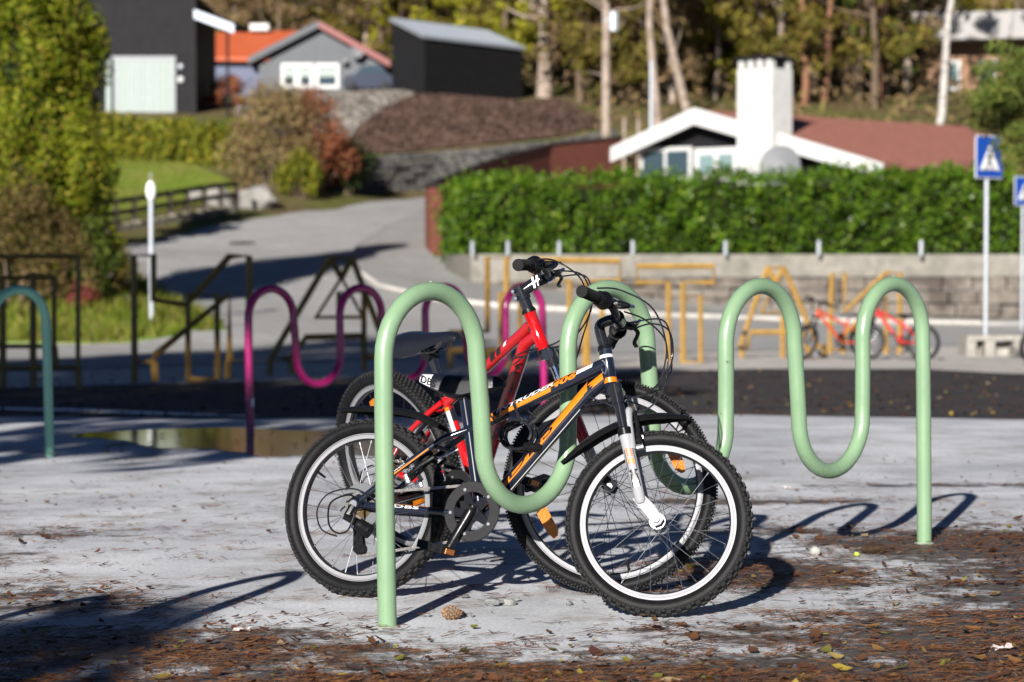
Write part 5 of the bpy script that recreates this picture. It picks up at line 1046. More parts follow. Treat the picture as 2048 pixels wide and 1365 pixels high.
for px, Y, r, l in ((440, 82, .55, 'pale boulder at the right end of the lawn'), (478, 83, .42, 'pale boulder between lawn boulder and tan bush'), (512, 81, .7, 'tallest pale boulder in front of the tan bush'), (395, 83, .38, 'pale boulder on the lawn below the golden hedge')): rock(px, 360, Y, r, M['rock'], l)
# ---- golden hedge behind the lawn; bushes in front of the gravel
def hedge(path, zb, zt, t, n, ls, lm, name, label, parent=None, aspect=.55, bump=.12):
    root = empty(name, (0, 0, 0), 0, label=label, cat='hedge'); P = [np.array(p, float) for p in path]; sg = [np.linalg.norm(b - a) for a, b in zip(P, P[1:])]; cum = np.r_[0, np.cumsum(sg)]; tot = cum[-1]
    s = rng.random(n) * tot; x = np.interp(s, cum, [p[0] for p in P]); y = np.interp(s, cum, [p[1] for p in P]); i = np.clip(np.searchsorted(cum, s) - 1, 0, len(sg) - 1); D = np.array([nv(b - a) for a, b in zip(P, P[1:])])[i]
    u = rng.random(n); wh = rng.random(n); b0 = zb(s); b1 = zt(s) + bump * (np.sin(s * 2.3) + np.sin(s * 5.1 + 1) + .6 * np.sin(s * 11)) * .5
    cs = np.where(wh < .62, -.5, np.where(wh < .72, .5, 0)); off = np.where(cs == 0, rng.uniform(-.5, .5, n), cs) * t; zz = np.where(cs == 0, b1, b0 + (b1 - b0) * u)
    off = off + rng.normal(0, .07, n) * t - np.where(cs < 0, .15 * t * (np.sin(s * 3.1 + zz * 4) + np.sin(s * 7.3 - zz * 6)), 0); zz = zz + rng.normal(0, .05, n) + np.where(cs == 0, rng.random(n) ** 3 * .26, 0)
    C = np.stack([x - D[:, 1] * off, y + D[:, 0] * off, zz], 1); V, Fc = leaf_geo(C, ls, aspect, .15); fast_mesh('foliage', V, Fc, lm, parent=root)
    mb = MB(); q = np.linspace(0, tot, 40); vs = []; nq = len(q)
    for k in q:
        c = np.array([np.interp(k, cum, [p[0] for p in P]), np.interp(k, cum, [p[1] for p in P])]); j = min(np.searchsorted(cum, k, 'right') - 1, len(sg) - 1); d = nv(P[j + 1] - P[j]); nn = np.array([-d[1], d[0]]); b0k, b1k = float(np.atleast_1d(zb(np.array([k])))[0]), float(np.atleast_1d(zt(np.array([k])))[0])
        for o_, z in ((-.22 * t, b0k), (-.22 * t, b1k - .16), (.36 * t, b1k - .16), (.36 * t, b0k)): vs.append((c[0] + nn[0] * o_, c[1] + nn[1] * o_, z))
    mb.add(vs, [(k * 4 + a, k * 4 + (a + 1) % 4, (k + 1) * 4 + (a + 1) % 4, (k + 1) * 4 + a) for k in range(nq - 1) for a in range(4)] + [(0, 1, 2, 3), tuple((nq - 1) * 4 + a for a in range(4))]); mb.build('dark_core', M['core'], root)
    return root
ga, gb = (wx(215, 94), 94.), (wx(488, 91), 91.)
hedge([ga, gb], lambda s: np.interp(s, [0, 6.5], [H(*ga) - .1, H(*gb) - .1]), lambda s: np.interp(s, [0, 6.5], [at(0, 248, 94)[2], at(0, 262, 91)[2]]), 1.2, 5000, .22, LM['gold'], 'garden_hedge', 'golden green garden hedge behind the lawn', bump=.25)
bush(548, 392, 88, 3.3, 3.6, LM['tan'], 'tan leafless looking bush left of the rust red one', 6500, .15, 60)
bush(628, 400, 89, 2.5, 3.7, LM['rust'], 'rust red bush above the road bend', 4600, .16, 46)
bush(598, 405, 86.8, 1.7, 1.7, LM['gold'], 'yellow green bush at the foot of the rust red one', 2200, .14)
LM['dark'] = leafmat('shade_dark_leaves', [(0, (.008, .012, .005)), (1, (.02, .03, .008))], .7, .15, .05)  # near-black leaf colour paints the deep shade beside the rust red bush
bush(695, 398, 90.2, 1.9, 2.0, LM['dark'], 'near black bush painted as deep shade at the end of the dark stone wall', 2500, .14)
bush(493, 400, 82, 1.0, 1.4, LM['tan'], 'small tan bush beside the pale boulders', 1500, .11)
bush(1105, 275, 100, 1.5, .9, LM['olive'], 'low olive bush on the dark stone wall', 1500, .13)
bush(705, 310, 95.6, .8, .8, LM['yellow'], 'small yellow bush at the left top of the dark stone wall', 900, .11)
bush(455, 200, 108, 2.0, 1.4, LM['rust'], 'reddish shrub in front of the carport', 1500, .16)
# ---- dark retaining wall behind the road, mulch bank above it
M['darkstone'] = mat('dark_retaining_stone', (.055, .053, .052), .9, col2=(.10, .095, .085), c2scale=2.5, var=.5, vscale=6, bump=.7, bscale=10)
wp = [(wx(672, 92.5), 92.5), (wx(760, 94.5), 94.5), (wx(860, 96.5), 96.5), (wx(1000, 98), 98), (wx(1130, 100), 100), (wx(1228, 101.5), 101.5)]
wc = np.r_[0, np.cumsum([math.dist(a, b) for a, b in zip(wp, wp[1:])])]; wt = [at(0, py, p[1])[2] for py, p in zip((322, 312, 305, 292, 278, 258), wp)]; wb = [H(p[0], p[1] - .7) - .25 for p in wp]
o = stonewall(wp, lambda s: np.interp(s, wc, wb), lambda s: np.interp(s, wc, wt), 7, M['darkstone'], 'retaining_wall', .7, 3, .3, .3, .7); tag(o, 'dark stone retaining wall under the bark covered bank', 'stone wall')
# ---- red brown board fence along the right of the side road
M['redwood'] = mat('red_brown_boards', (.16, .055, .038), .75, var=.3, vscale=5, bump=.3, bscale=12)
fp = [(wx(884, 60.6), 60.6, 1.05, at(0, 376, 60.6)[2]), (wx(862, 61.5), 61.5, 1.05, at(0, 374, 61.5)[2]), (wx(851, 64), 64, 1.1, at(0, 377, 64)[2]), (wx(866, 69), 69, 1.5, at(0, 368, 69)[2]), (wx(905, 75), 75, 1.9, at(0, 352, 75)[2]), (wx(985, 82), 82, 2.6, at(0, 322, 82)[2]), (wx(1100, 88), 88, 3.3, at(0, 291, 88)[2]), (wx(1245, 93), 93, 3.7, at(0, 276, 93)[2])]
root = empty('board_fence', (0, 0, 0), 0, label='red brown board fence curving up the hill behind the hedge', cat='fence'); FPp = np.array(fp); fc_ = np.r_[0, np.cumsum(np.linalg.norm(np.diff(FPp[:, :2], axis=0), axis=1))]; mb = MB(); s = 0
while s < fc_[-1] - .16:
    a = np.array([np.interp(s, fc_, FPp[:, i]) for i in range(4)]); b = np.array([np.interp(s + .145, fc_, FPp[:, i]) for i in range(4)]); d = nv((b - a)[:2]); lo, hi = a[2] - .3, a[3]; mb.box(((a[0] + b[0]) / 2, (a[1] + b[1]) / 2, (lo + hi) / 2), (.147, .025, hi - lo), 0, ((d[0], d[1], 0), (-d[1], d[0], 0), (0, 0, 1))); s += .155
mb.build('boards', M['redwood'], root, sharp=20)
mb = MB(); mb.tube([(p[0], p[1], p[3] + .03) for p in fp], .06, seg=4); mb.build('cap_rail', M['darkwood'], root)
# ---- concrete and stone wall in front of the hedge, hedge, its netting posts
M['wallconc'] = mat('weathered_concrete', (.175, .163, .142), .85, col2=(.13, .122, .105), c2scale=1.6, var=.22, vscale=5, bump=.2, bscale=20); M['granite'] = mat('granite_blocks', (.135, .118, .10), .85, col2=(.060, .050, .043), c2scale=1.5, c2lo=.42, c2hi=.6, var=.35, vscale=5, bump=.5, bscale=14)
W = [(-1.62, 58.7), (-.95, 55.9), (2.0, 54.5), (6.0, 53.3), (11.0, 52.1), (18., 50.7)]; Wc = np.r_[0, np.cumsum([math.dist(a, b) for a, b in zip(W, W[1:])])]
ztop = .96; zmid = lambda s: np.interp(s, Wc, [.30, .33, .42, .46, .48, .48])
o = stonewall(W[1:], lambda s: np.interp(s + Wc[1], Wc, [.0, -.1, -.25, -.6, -.72, -.8]), lambda s: zmid(s + Wc[1]), 4, M['granite'], 'granite_wall', .5, 8, .22, .35, 1.1); tag(o, 'rough granite block wall across the road below the concrete wall', 'stone wall')
root = empty('concrete_wall', (0, 0, 0), 0, label='pale concrete wall on top of the granite blocks, under the long hedge', cat='wall'); mb = MB(); vs = []
for (x, y), s in zip(W, Wc):
    for dy, z in ((-.16, zmid(s) + .006 if s > 3 else -.1), (-.16, ztop), (.16, ztop), (.16, zmid(s) + .006 if s > 3 else -.1)): vs.append((x, y + dy, float(z)))
mb.add(vs, [(k * 4 + a, k * 4 + (a + 1) % 4, (k + 1) * 4 + (a + 1) % 4, (k + 1) * 4 + a) for k in range(len(W) - 1) for a in range(4)] + [(0, 1, 2, 3), tuple((len(W) - 1) * 4 + a for a in range(4))]); mb.build('cast_face', M['wallconc'], root, sharp=25)
HP = [(-.78, 60.4), (-.40, 57.4), (2.0, 56.0), (6.0, 54.8), (11.0, 53.6), (18, 52.2)]
Hc = np.r_[0, np.cumsum([math.dist(a, b) for a, b in zip(HP, HP[1:])])]; tops = [at(0, py, p[1])[2] for py, p in zip((376, 366, 364, 357, 350, 350), HP)]
hedge(HP, lambda s: np.interp(s, Hc, [.75] * 6), lambda s: np.interp(s, Hc, tops), 1.4, 34000, .115, LM['hedge'], 'laurel_hedge', 'long dark green laurel hedge above the concrete wall', bump=.10)
root = empty('netting_fence', (0, 0, 0), 0, label='row of small pale posts with netting in front of the long hedge', cat='fence')
for px, Y in ((945, 55.5), (1016, 55.3), (1118, 54.9), (1265, 54.2), (1450, 53.4), (1636, 52.8), (1840, 52.2)): x = wx(px, Y); mb = MB(); mb.tube([(x, Y - .12, .94), (x, Y - .12, 1.26)], .042, seg=8); mb.build('post', M['galv'], root)
# ---- white cottage with the square chimney
M['whitewood'] = mat('white_boards', (.42, .42, .41), .55, var=.05, vscale=3); M['blackwood'] = mat('black_stained_boards', (.008, .0078, .009), .7, spec=.2, var=.3, vscale=3, bump=.2, bscale=10); M['tiles'] = mat('brown_red_roof_tiles', (.25, .105, .08), .75, var=.2, vscale=4, bump=.3, bscale=8)
M['glass'] = mat('window_glass', (.03, .045, .05), .05, spec=.8); M['curtain'] = mat('pale_curtain', (.27, .31, .29), .8, var=.08, vscale=6); M['bluedoor'] = mat('pale_teal_pane', (.14, .20, .20), .2, spec=.6)
gd = np.array([.70, -.714, 0]); bd_ = np.array([.714, .70, 0]); AP = at(1392, 222, 75); EL = AP - gd * 3.45; EL[2] = at(1225, 300, 77.4)[2]; ER = AP + gd * 7.1; ER[2] = at(1750, 332, 70)[2]; zb = 1.0
cott = empty('white_cottage', (AP[0], AP[1], zb), 0, label='low white cottage with square white chimney and brown red roof behind the hedge', cat='house'); O = np.array([AP[0], AP[1], zb]); lw = lambda p: np.asarray(p) - O
mb = MB(); wl = lambda a, ov: AP + gd * a
def slab(mb, a, b, c, d, t, mi=0):
    n = nv(np.cross(b - a, d - a)); n = n if n[2] > 0 else -n; mb.add([lw(q) for q in (a, b, c, d)] + [lw(q - n * t) for q in (a, b, c, d)], [(0, 1, 2, 3), (7, 6, 5, 4)] + [(i, (i + 1) % 4, 4 + (i + 1) % 4, 4 + i) for i in range(4)], mi)
RL = 14.2
for nm, E_ in (('left', EL), ('right', ER)):
    d_ = nv(E_ - AP); e2 = E_ + d_ * .1
    mb = MB(); slab(mb, AP + [0, 0, .05], AP + bd_ * RL + [0, 0, .05], e2 + bd_ * RL + [0, 0, .05], e2 + [0, 0, .05], .12); rf = mb.build('roof', M['tiles'], cott, sharp=20)
    mb = MB(); f0 = AP - bd_ * .10; f1 = e2 - bd_ * .10; mb.add([lw(f0 + [0, 0, .10]), lw(f1 + [0, 0, .10]), lw(f1 - [0, 0, .36]), lw(f0 - [0, 0, .42])] + [lw(q + bd_ * .08) for q in (f0 + [0, 0, .10], f1 + [0, 0, .10], f1 - [0, 0, .36], f0 - [0, 0, .42])], [(0, 1, 2, 3), (7, 6, 5, 4)] + [(i, (i + 1) % 4, 4 + (i + 1) % 4, 4 + i) for i in range(4)]); mb.build('barge_board', M['whitewood'], rf)
mb = MB(); a0, a1 = -2.7, 6.0; zl = lambda a: np.interp(a, [-3.45, 0, 7.1], [EL[2], AP[2], ER[2]]) - .12; fb = AP + bd_ * .6
pts = [fb + gd * a0, fb + gd * a1]; q = [np.array([*pts[0][:2], zb - .8]), np.array([*pts[1][:2], zb - .8]), np.array([*pts[1][:2], zl(a1)]), np.array([*fb[:2], zl(0)]), np.array([*pts[0][:2], zl(a0)])]
mb.add([lw(p) for p in q] + [lw(p + bd_ * 12.6) for p in q], [(0, 1, 2, 3, 4), (9, 8, 7, 6, 5)] + [(i, (i + 1) % 5, 5 + (i + 1) % 5, 5 + i) for i in range(5)]); mb.build('wall', M['blackwood'], cott, sharp=20)
def onface(px, py, off=0.):
    n_ = np.array([bd_[0], bd_[1], 0]); v = FW * F + np.array([1., 0, 0]) * (px - CX) + UP * (CY - py); o_ = fb - bd_ * off; t = ((o_ - np.array([0, 0, HC])) @ n_) / (v @ n_); return np.array([0, 0, HC]) + v * t
def fwin(x0, x1, y0, y1, panes, glass, frame=.09):
    a, b, c, d = onface(x0, y0, .05), onface(x1, y0, .05), onface(x1, y1, .05), onface(x0, y1, .05); ctr = (a + c) / 2; wd = np.linalg.norm((b - a)[:2]); ht = abs(a[2] - d[2]); mb = MB(); gx = gd; cz = lw(ctr)
    mb.box(cz, (wd, .08, ht), 0, (gd, bd_, (0, 0, 1))); f = mb.build('window', M['whitewood'], cott)
    for k in range(panes):
        w_ = (wd - frame * (panes + 1)) / panes; cx_ = -wd / 2 + frame + w_ / 2 + k * (w_ + frame); mb = MB(); mb.box(cz + gd * cx_ - bd_ * .045, (w_, .02, ht - 2 * frame), 0, (gd, bd_, (0, 0, 1))); mb.build('pane', glass, f)
fwin(1282, 1384, 296, 362, 2, M['glass'], .13); fwin(1390, 1478, 296, 362, 2, M['bluedoor'], .22)
# chimney: square stack with notched top
cc = onface(1529, 260, .55); CCz = at(0, 140, cc[1])[2]; mb = MB(); mb.box(lw([cc[0], cc[1], (zb - .8 + CCz) / 2]), (1.36, .95, CCz - zb + .8), 0, (gd, bd_, (0, 0, 1))); chm = mb.build('chimney', mat('white_render', (.40, .40, .385), .8, var=.10, vscale=3, bump=.1, bscale=20), cott)
mb = MB()
for i in range(4):
    for q in (-1, 1): MB().box(lw(cc) * [1, 1, 0] + np.array([0, 0, CCz - zb + .15]) + gd * (-.54 + i * .36) + bd_ * .37 * q, (.20, .2, .30), 0, (gd, bd_, (0, 0, 1))).build('crenel', chm.data.materials[0], chm)
mb = MB(); mb.box(lw(cc) * [1, 1, 0] + np.array([0, 0, CCz - zb + .33]), (1.5, 1.08, .09), 0, (gd, bd_, (0, 0, 1))); mb.box(lw(cc) * [1, 1, 0] + np.array([0, 0, CCz - zb + .12]), (1.16, .72, .26), 0, (gd, bd_, (0, 0, 1))); mb.build('chimney_cap', M['blackwood'], chm)
M['dish'] = mat('dish_grey', (.11, .113, .12), .6)
def dish(c, r, face, label=None, parent=None):
    mb = MB(); prof_ = [(r * .25 * (k / 8) ** 2, max(.001, r * k / 8)) for k in range(9)] + [(r * .25 + .02, r), (r * .25 * .3 - .03, r * .3), (-.03, .01)]
    mb.lathe(prof_, c, face, seg=28); mb.tube([np.array(c), np.array(c) + nv(face) * r * .9 - np.array([0, 0, r * .3])], .02, seg=6); mb.tube([np.array(c) - nv(face) * .03, np.array(c) - nv(face) * .3 - np.array([0, 0, .25])], .03, seg=6)
    return mb.build('satellite_dish', M['dish'], parent)
dc = onface(1562, 334, .9); o = dish(lw(dc), .62, (-.35, -1, .25), parent=cott)
# ---- black house on the left with glazed door
Yb = 105.; z0 = at(0, 222, Yb)[2]; M['blackboard'] = mat('black_horizontal_boards', (.0085, .008, .0095), .7, spec=.15, var=.3, vscale=2, bump=.25, bscale=6)
bh = empty('black_house', (wx(200, Yb), Yb, z0), 0, label='tall black boarded house with a curtained glass door at upper left', cat='house'); X0, X1 = wx(-140, Yb) - wx(200, Yb), wx(394, Yb) - wx(200, Yb)
mb = MB(); nb = 28
for k in range(nb): mb.box(((X0 + X1) / 2, 3.5 + .0, -.6 + .2 * k + .1), (X1 - X0, 7.0 + (.03 if k % 2 else 0), .195))
mb.build('wall', M['blackboard'], bh, sharp=20); mb = MB(); mb.box(((X0 + X1) / 2, 3.5, 2.2), (X1 - X0 - .2, 6.7, 5.0)); mb.build('inner_wall', M['core'], bh)
pxx = lambda px: wx(px, Yb) - wx(200, Yb); pzz = lambda py: at(0, py, Yb)[2] - z0
mb = MB(); mb.box(((pxx(228) + pxx(352)) / 2, -.06, (pzz(113) + pzz(226)) / 2), (pxx(354) - pxx(226), .1, pzz(113) - pzz(226))); dr = mb.build('glass_door', mat('grey_door_frame', (.16, .17, .18), .5), bh)
mb = MB(); n = 60; vs = []
for k in range(n + 1):
    x = pxx(236) + (pxx(349) - pxx(236)) * k / n; y = -.13 + .025 * math.sin(k * 1.15) + .01 * math.sin(k * 2.7)
    vs += [(x, y, pzz(225)), (x, y, pzz(125))]
mb.add(vs, [(2 * k, 2 * k + 2, 2 * k + 3, 2 * k + 1) for k in range(n)]); mb.build('curtain', M['curtain'], dr, sharp=0)
mb = MB(); mb.box((pxx(222), -.25, (pzz(118) + pzz(226)) / 2), (.2, .35, pzz(118) - pzz(226))); mb.build('white_panel', M['curtain'], bh)
for py, m, s in ((134, M['galv'], .13), (160, M['whitewood'], .15)): mb = MB(); mb.sphere((pxx(364), -.1, pzz(py)), s, sc=(1, .7, 1)); mb.build('wall_lamp', m, bh)
# carport roof and posts beside it
cp = empty('carport', (wx(430, 106), 106, H(wx(430, 106), 106)), 0, label='sloping white edged carport roof on thin dark posts beside the black house', cat='carport'); cz0 = H(wx(430, 106), 106); c_ = lambda px, py, Y: at(px, py, Y) - np.array([wx(430, 106), 106, cz0])
mb = MB(); a, b = c_(388, 22, 104), c_(466, 52, 104); mb.add([a, b, b + [0, 6, .5], a + [0, 6, .5]] + [q - np.array([0, 0, .25]) for q in (a, b, b + [0, 6, .5], a + [0, 6, .5])], [(0, 1, 2, 3), (7, 6, 5, 4)] + [(i, (i + 1) % 4, 4 + (i + 1) % 4, 4 + i) for i in range(4)]); mb.build('roof', M['blackboard'], cp, sharp=20)
mb = MB(); mb.add([a + [0, -.06, .06], b + [.05, -.06, .06], b + [.05, -.06, -.32], a + [0, -.06, -.32]] + [q + np.array([0, .05, 0]) for q in (a + [0, -.06, .06], b + [.05, -.06, .06], b + [.05, -.06, -.32], a + [0, -.06, -.32])], [(0, 1, 2, 3), (7, 6, 5, 4)] + [(i, (i + 1) % 4, 4 + (i + 1) % 4, 4 + i) for i in range(4)]); mb.build('fascia', mat('pale_blue_fascia', (.36, .40, .47), .4), cp)
for px, Y in ((455, 104.2), (409, 109)): t_ = c_(px, 55 if px > 440 else 60, Y); mb = MB(); mb.tube([(t_[0], t_[1], -.3), t_], .06, seg=8); mb.build('post', M['blackboard'], cp)
# ---- grey house with the orange wing roof
Yg = 125.; zg = at(0, 192, Yg)[2]; gx0 = wx(620, Yg); M['greywood'] = mat('grey_vertical_boards', (.055, .062, .070), .65, var=.15, vscale=2, bump=.2, bscale=5); M['orangetile'] = mat('orange_roof_tiles', (.34, .065, .018), .7, var=.15, vscale=4, bump=.3, bscale=7); M['redtrim'] = mat('dark_red_trim', (.14, .018, .014), .5)
gh = empty('grey_house', (gx0, Yg, zg), 0, label='grey boarded house with an orange tiled wing roof and white windows', cat='house'); ax_ = lambda px: wx(px, Yg) - gx0; az_ = lambda py: at(0, py, Yg)[2] - zg
mb = MB(); q = [(ax_(520), -1.2), (ax_(766), -1.2), (ax_(766), az_(118)), (ax_(640), az_(52)), (ax_(520), az_(112))]; mb.add([(x, 0, z) for x, z in q] + [(x, 9, z) for x, z in q], [(0, 1, 2, 3, 4), (9, 8, 7, 6, 5)] + [(i, (i + 1) % 5, 5 + (i + 1) % 5, 5 + i) for i in range(5)]); mb.build('wall', M['greywood'], gh, sharp=20)
for nm, xe, ye in (('l', 500, 120), ('r', 782, 126)):
    a, b = np.array([ax_(640), -.5, az_(47)]), np.array([ax_(xe), -.5, az_(ye)]); mb = MB(); mb.add([a, b, b + [0, 10, 0], a + [0, 10, 0]] + [p - np.array([0, 0, .22]) for p in (a, b, b + [0, 10, 0], a + [0, 10, 0])], [(0, 1, 2, 3), (7, 6, 5, 4)] + [(i, (i + 1) % 4, 4 + (i + 1) % 4, 4 + i) for i in range(4)]); mb.build('roof', M['orangetile'], gh, sharp=20)
    mb = MB(); mb.add([a + [0, -.03, .08], b + [0, -.03, .08], b + [0, -.03, -.26], a + [0, -.03, -.26]] + [p + np.array([0, -.06, 0]) for p in (a + [0, -.03, .08], b + [0, -.03, .08], b + [0, -.03, -.26], a + [0, -.03, -.26])], [(0, 1, 2, 3), (7, 6, 5, 4)] + [(i, (i + 1) % 4, 4 + (i + 1) % 4, 4 + i) for i in range(4)]); mb.build('barge_board', M['greywood'] if nm == 'l' else M['redtrim'], gh)
mb = MB(); mb.box(((ax_(380) + ax_(530)) / 2, 3, (az_(116) - 1.2) / 2), (ax_(530) - ax_(380), 5, az_(116) + 1.2)); wg = mb.build('wing_wall', mat('shade_blue_boards', (.06, .07, .12), .65, var=.15, vscale=2), gh)  # bluish colour paints the black house's shade onto the wing wall
a, b, c, d = np.array([ax_(375), -.1, az_(114)]), np.array([ax_(540), -.1, az_(116)]), np.array([ax_(605), 4.5, az_(62) + .45]), np.array([ax_(375), 4.5, az_(66) + .4]); mb = MB(); mb.add([a, b, c, d] + [p - np.array([0, 0, .2]) for p in (a, b, c, d)], [(0, 1, 2, 3), (7, 6, 5, 4)] + [(i, (i + 1) % 4, 4 + (i + 1) % 4, 4 + i) for i in range(4)]); mb.build('wing_roof', M['orangetile'], gh, sharp=20)
mb = MB(); mb.box((ax_(505), 4, az_(62) + .55), (1.0, .5, .35)); mb.build('roof_vent', M['whitewood'], gh)
for x0, x1, np_ in ((564, 628, 2), (632, 680, 1)):
    mb = MB(); mb.box(((ax_(x0) + ax_(x1)) / 2, -.06, (az_(127) + az_(178)) / 2), (ax_(x1) - ax_(x0), .1, az_(127) - az_(178))); f = mb.build('window', M['whitewood'], gh); w_ = (ax_(x1) - ax_(x0)) / np_
    for k in range(np_): mb = MB(); mb.box((ax_(x0) + w_ * (k + .5), -.115, az_(153)), (w_ - .36, .02, .9)); mb.build('pane', M['glass'], f); mb = MB(); mb.box((ax_(x0) + w_ * (k + .5), -.13, az_(146)), (w_ - .40, .02, .42)); mb.build('blind', M['curtain'], f)
dish((ax_(716), -.5, az_(106)), .36, (0, -1, .2), parent=gh); dish((ax_(690), -.4, az_(123)), .19, (0, -1, .2), parent=gh)
# ---- dark car in the shade between grey house and black shed
Yk = 121.; kx = wx(738, Yk); car = empty('parked_car', (kx, Yk, H(kx, Yk) + .02), 0, label='dark blue car parked in the shade beside the black shed', cat='car'); M['carpaint'] = mat('dark_blue_car_paint', (.004, .007, .022), .25, coat=.3)
sec = [(-1.15, .45, .75, .50), (-1.0, .35, .95, .80), (-.5, .30, 1.0, .85), (-.2, .30, 1.42, .80), (.6, .30, 1.46, .80), (1.0, .32, 1.05, .82), (1.2, .45, .8, .55)]
mb = MB(); pr_ = [(-1.2, .3), (-1.25, .7), (-1.1, .92), (-.62, 1.0), (-.25, 1.42), (.62, 1.46), (1.02, 1.02), (1.3, .92), (1.34, .35)]; mb.prism(pr_, (0, 0, 0), (1, 0, 0), (0, 0, 1), (0, 1, 0), 1.6); mb.build('body', M['carpaint'], car, sharp=40)
mb = MB(); mb.prism([(-.52, 1.02), (-.2, 1.36), (.56, 1.39), (.9, 1.02)], (0, -.80, 0), (1, 0, 0), (0, 0, 1), (0, 1, 0), .03); mb.build('side_window', M['glass'], car)
for x in (-.78, .85): mb = MB(); mb.lathe([(-.1, .08), (-.1, .27), (-.08, .31), (.08, .31), (.1, .27), (.1, .08)], (x, -.74, .31), (0, 1, 0), seg=18); mb.build('wheel', M['rubber'], car)
mb = MB(); mb.sphere((1.22, -.74, .80), .11, sc=(1, .5, .7)); mb.build('headlight', M['dish'], car)
# ---- black shed with a single pitched metal roof
C0 = at(850, 195, 113); L0 = np.array([wx(785, 118), 118., C0[2]]); R0 = np.array([wx(1046, 119.5), 119.5, C0[2]]); B0 = L0 + R0 - C0; zc_ = at(0, 80, 113)[2]; zh = at(0, 44, 118)[2]
sh = empty('black_shed', C0, 0, label='black boarded shed with a pale single pitched metal roof on the bank', cat='shed'); s_ = lambda p, z: np.array([p[0] - C0[0], p[1] - C0[1], z - C0[2]])
mb = MB(); zb_ = C0[2] + .12; mb.add([s_(C0, zb_), s_(R0, zb_), s_(B0, zb_), s_(L0, zb_), s_(C0, zc_), s_(R0, zc_), s_(B0, zh), s_(L0, zh)], [(0, 1, 5, 4), (1, 2, 6, 5), (2, 3, 7, 6), (3, 0, 4, 7), (4, 5, 6, 7), (3, 2, 1, 0)]); mb.build('wall', M['blackwood'], sh, sharp=20)
mb = MB(); e = lambda p, z, k: s_(C0 + L0 * 0 + (p - (C0 + B0) / 2) * 1.05 + ((C0 + B0) / 2 - C0), z) ; T = [e(C0, zc_ + .06, 0), e(R0, zc_ + .06, 0), e(B0, zh + .06, 0), e(L0, zh + .06, 0)]; mb.add(T + [p + np.array([0, 0, .14]) for p in T], [(3, 2, 1, 0), (4, 5, 6, 7)] + [(i, (i + 1) % 4, 4 + (i + 1) % 4, 4 + i) for i in range(4)])
for k in range(1, 24): t = k / 24; p, q = T[0] * (1 - t) + T[1] * t, T[3] * (1 - t) + T[2] * t; mb.tube([p + [0, 0, .15], q + [0, 0, .15]], .035, seg=4)
mb.build('roof', mat('pale_metal_roof', (.42, .46, .52), .35, metal=.5, var=.1, vscale=2), sh, sharp=20)
mb = MB(); mb.add([s_(p, z) * [1.0, 1.0, 1] for z in (C0[2] - .9, zb_ - .003) for p in (C0, R0, B0, L0)], [(0, 1, 5, 4), (1, 2, 6, 5), (2, 3, 7, 6), (3, 0, 4, 7), (4, 5, 6, 7)]); mb.build('foundation', M['wallconc'], sh, sharp=20)
# ---- house up in the wood at upper right
Yu = 122.; zu = at(0, 222, Yu)[2]; ux = wx(1960, Yu); uh = empty('hillside_house', (ux, Yu, zu), R(-14), label='timber house with a pale flat roof edge up among the trees at upper right', cat='house'); uz = lambda py: at(0, py, Yu)[2] - zu
mb = MB(); mb.box((0.6, 3, uz(80) / 2 - .3), (6.6, 6, uz(80) + .6)); mb.build('wall', mat('orange_brown_boards', (.17, .085, .04), .7, var=.2, vscale=2), uh)
mb = MB(); mb.box((.4, 2.2, (uz(30) + uz(84)) / 2), (7.4, 8, uz(30) - uz(84))); mb.build('roof_edge', mat('pale_fascia_boards', (.20, .19, .185), .6, var=.1, vscale=2), uh)
mb = MB(); mb.box((.5, -.6, uz(196)), (6.8, 1.6, .16)); mb.build('balcony', M['darkwood'], uh); mb = MB()
for k in range(24): mb.box((-2.8 + k * .28, -1.35, uz(180)), (.04, .04, .9))
mb.build('balcony_rail', M['darkwood'], uh)
for x in (-1.5, .3, 1.7): mb = MB(); mb.box((x, -.03, uz(150)), (.9, .1, 1.5)); f = mb.build('window', M['whitewood'], uh); mb = MB(); mb.box((x, -.09, uz(150)), (.7, .03, 1.3)); mb.build('pane', M['bluedoor'], f)
# ---- utility poles
def pole(px, Y, pyt, pyb, r, m, label, extra=False):
    x = wx(px, Y); z = H(x, Y); root = empty('utility_pole', (x, Y, z), 0, label=label, cat='pole'); zt = at(0, pyt, Y)[2] - z; mb = MB(); mb.tube([(0, 0, -.5), (0, 0, zt)], [r * 1.2, r * .85], seg=10); mb.build('shaft', m, root)
    if extra: mb = MB(); mb.tube([(.30, -.2, zt - 1.15), (.30, -.2, zt - .40)], .22, seg=14); mb.box((.12, -.1, zt - .7), (.35, .08, .08)); mb.build('transformer', M['galv'], root)
    return root
pole(1211, 98, 6, 255, .17, M['bark_pale'], 'weathered utility pole with a transformer near its top', True)
pole(1302, 90, 122, 258, .075, M['galv'], 'thin pale metal pole beside the leaning birch trunk')
for px, l in ((1248, 'left one of two pale garden posts behind the cottage'), (1276, 'right one of two pale garden posts behind the cottage')): pole(px, 99, 236, 290, .075, M['bark_pale'], l)
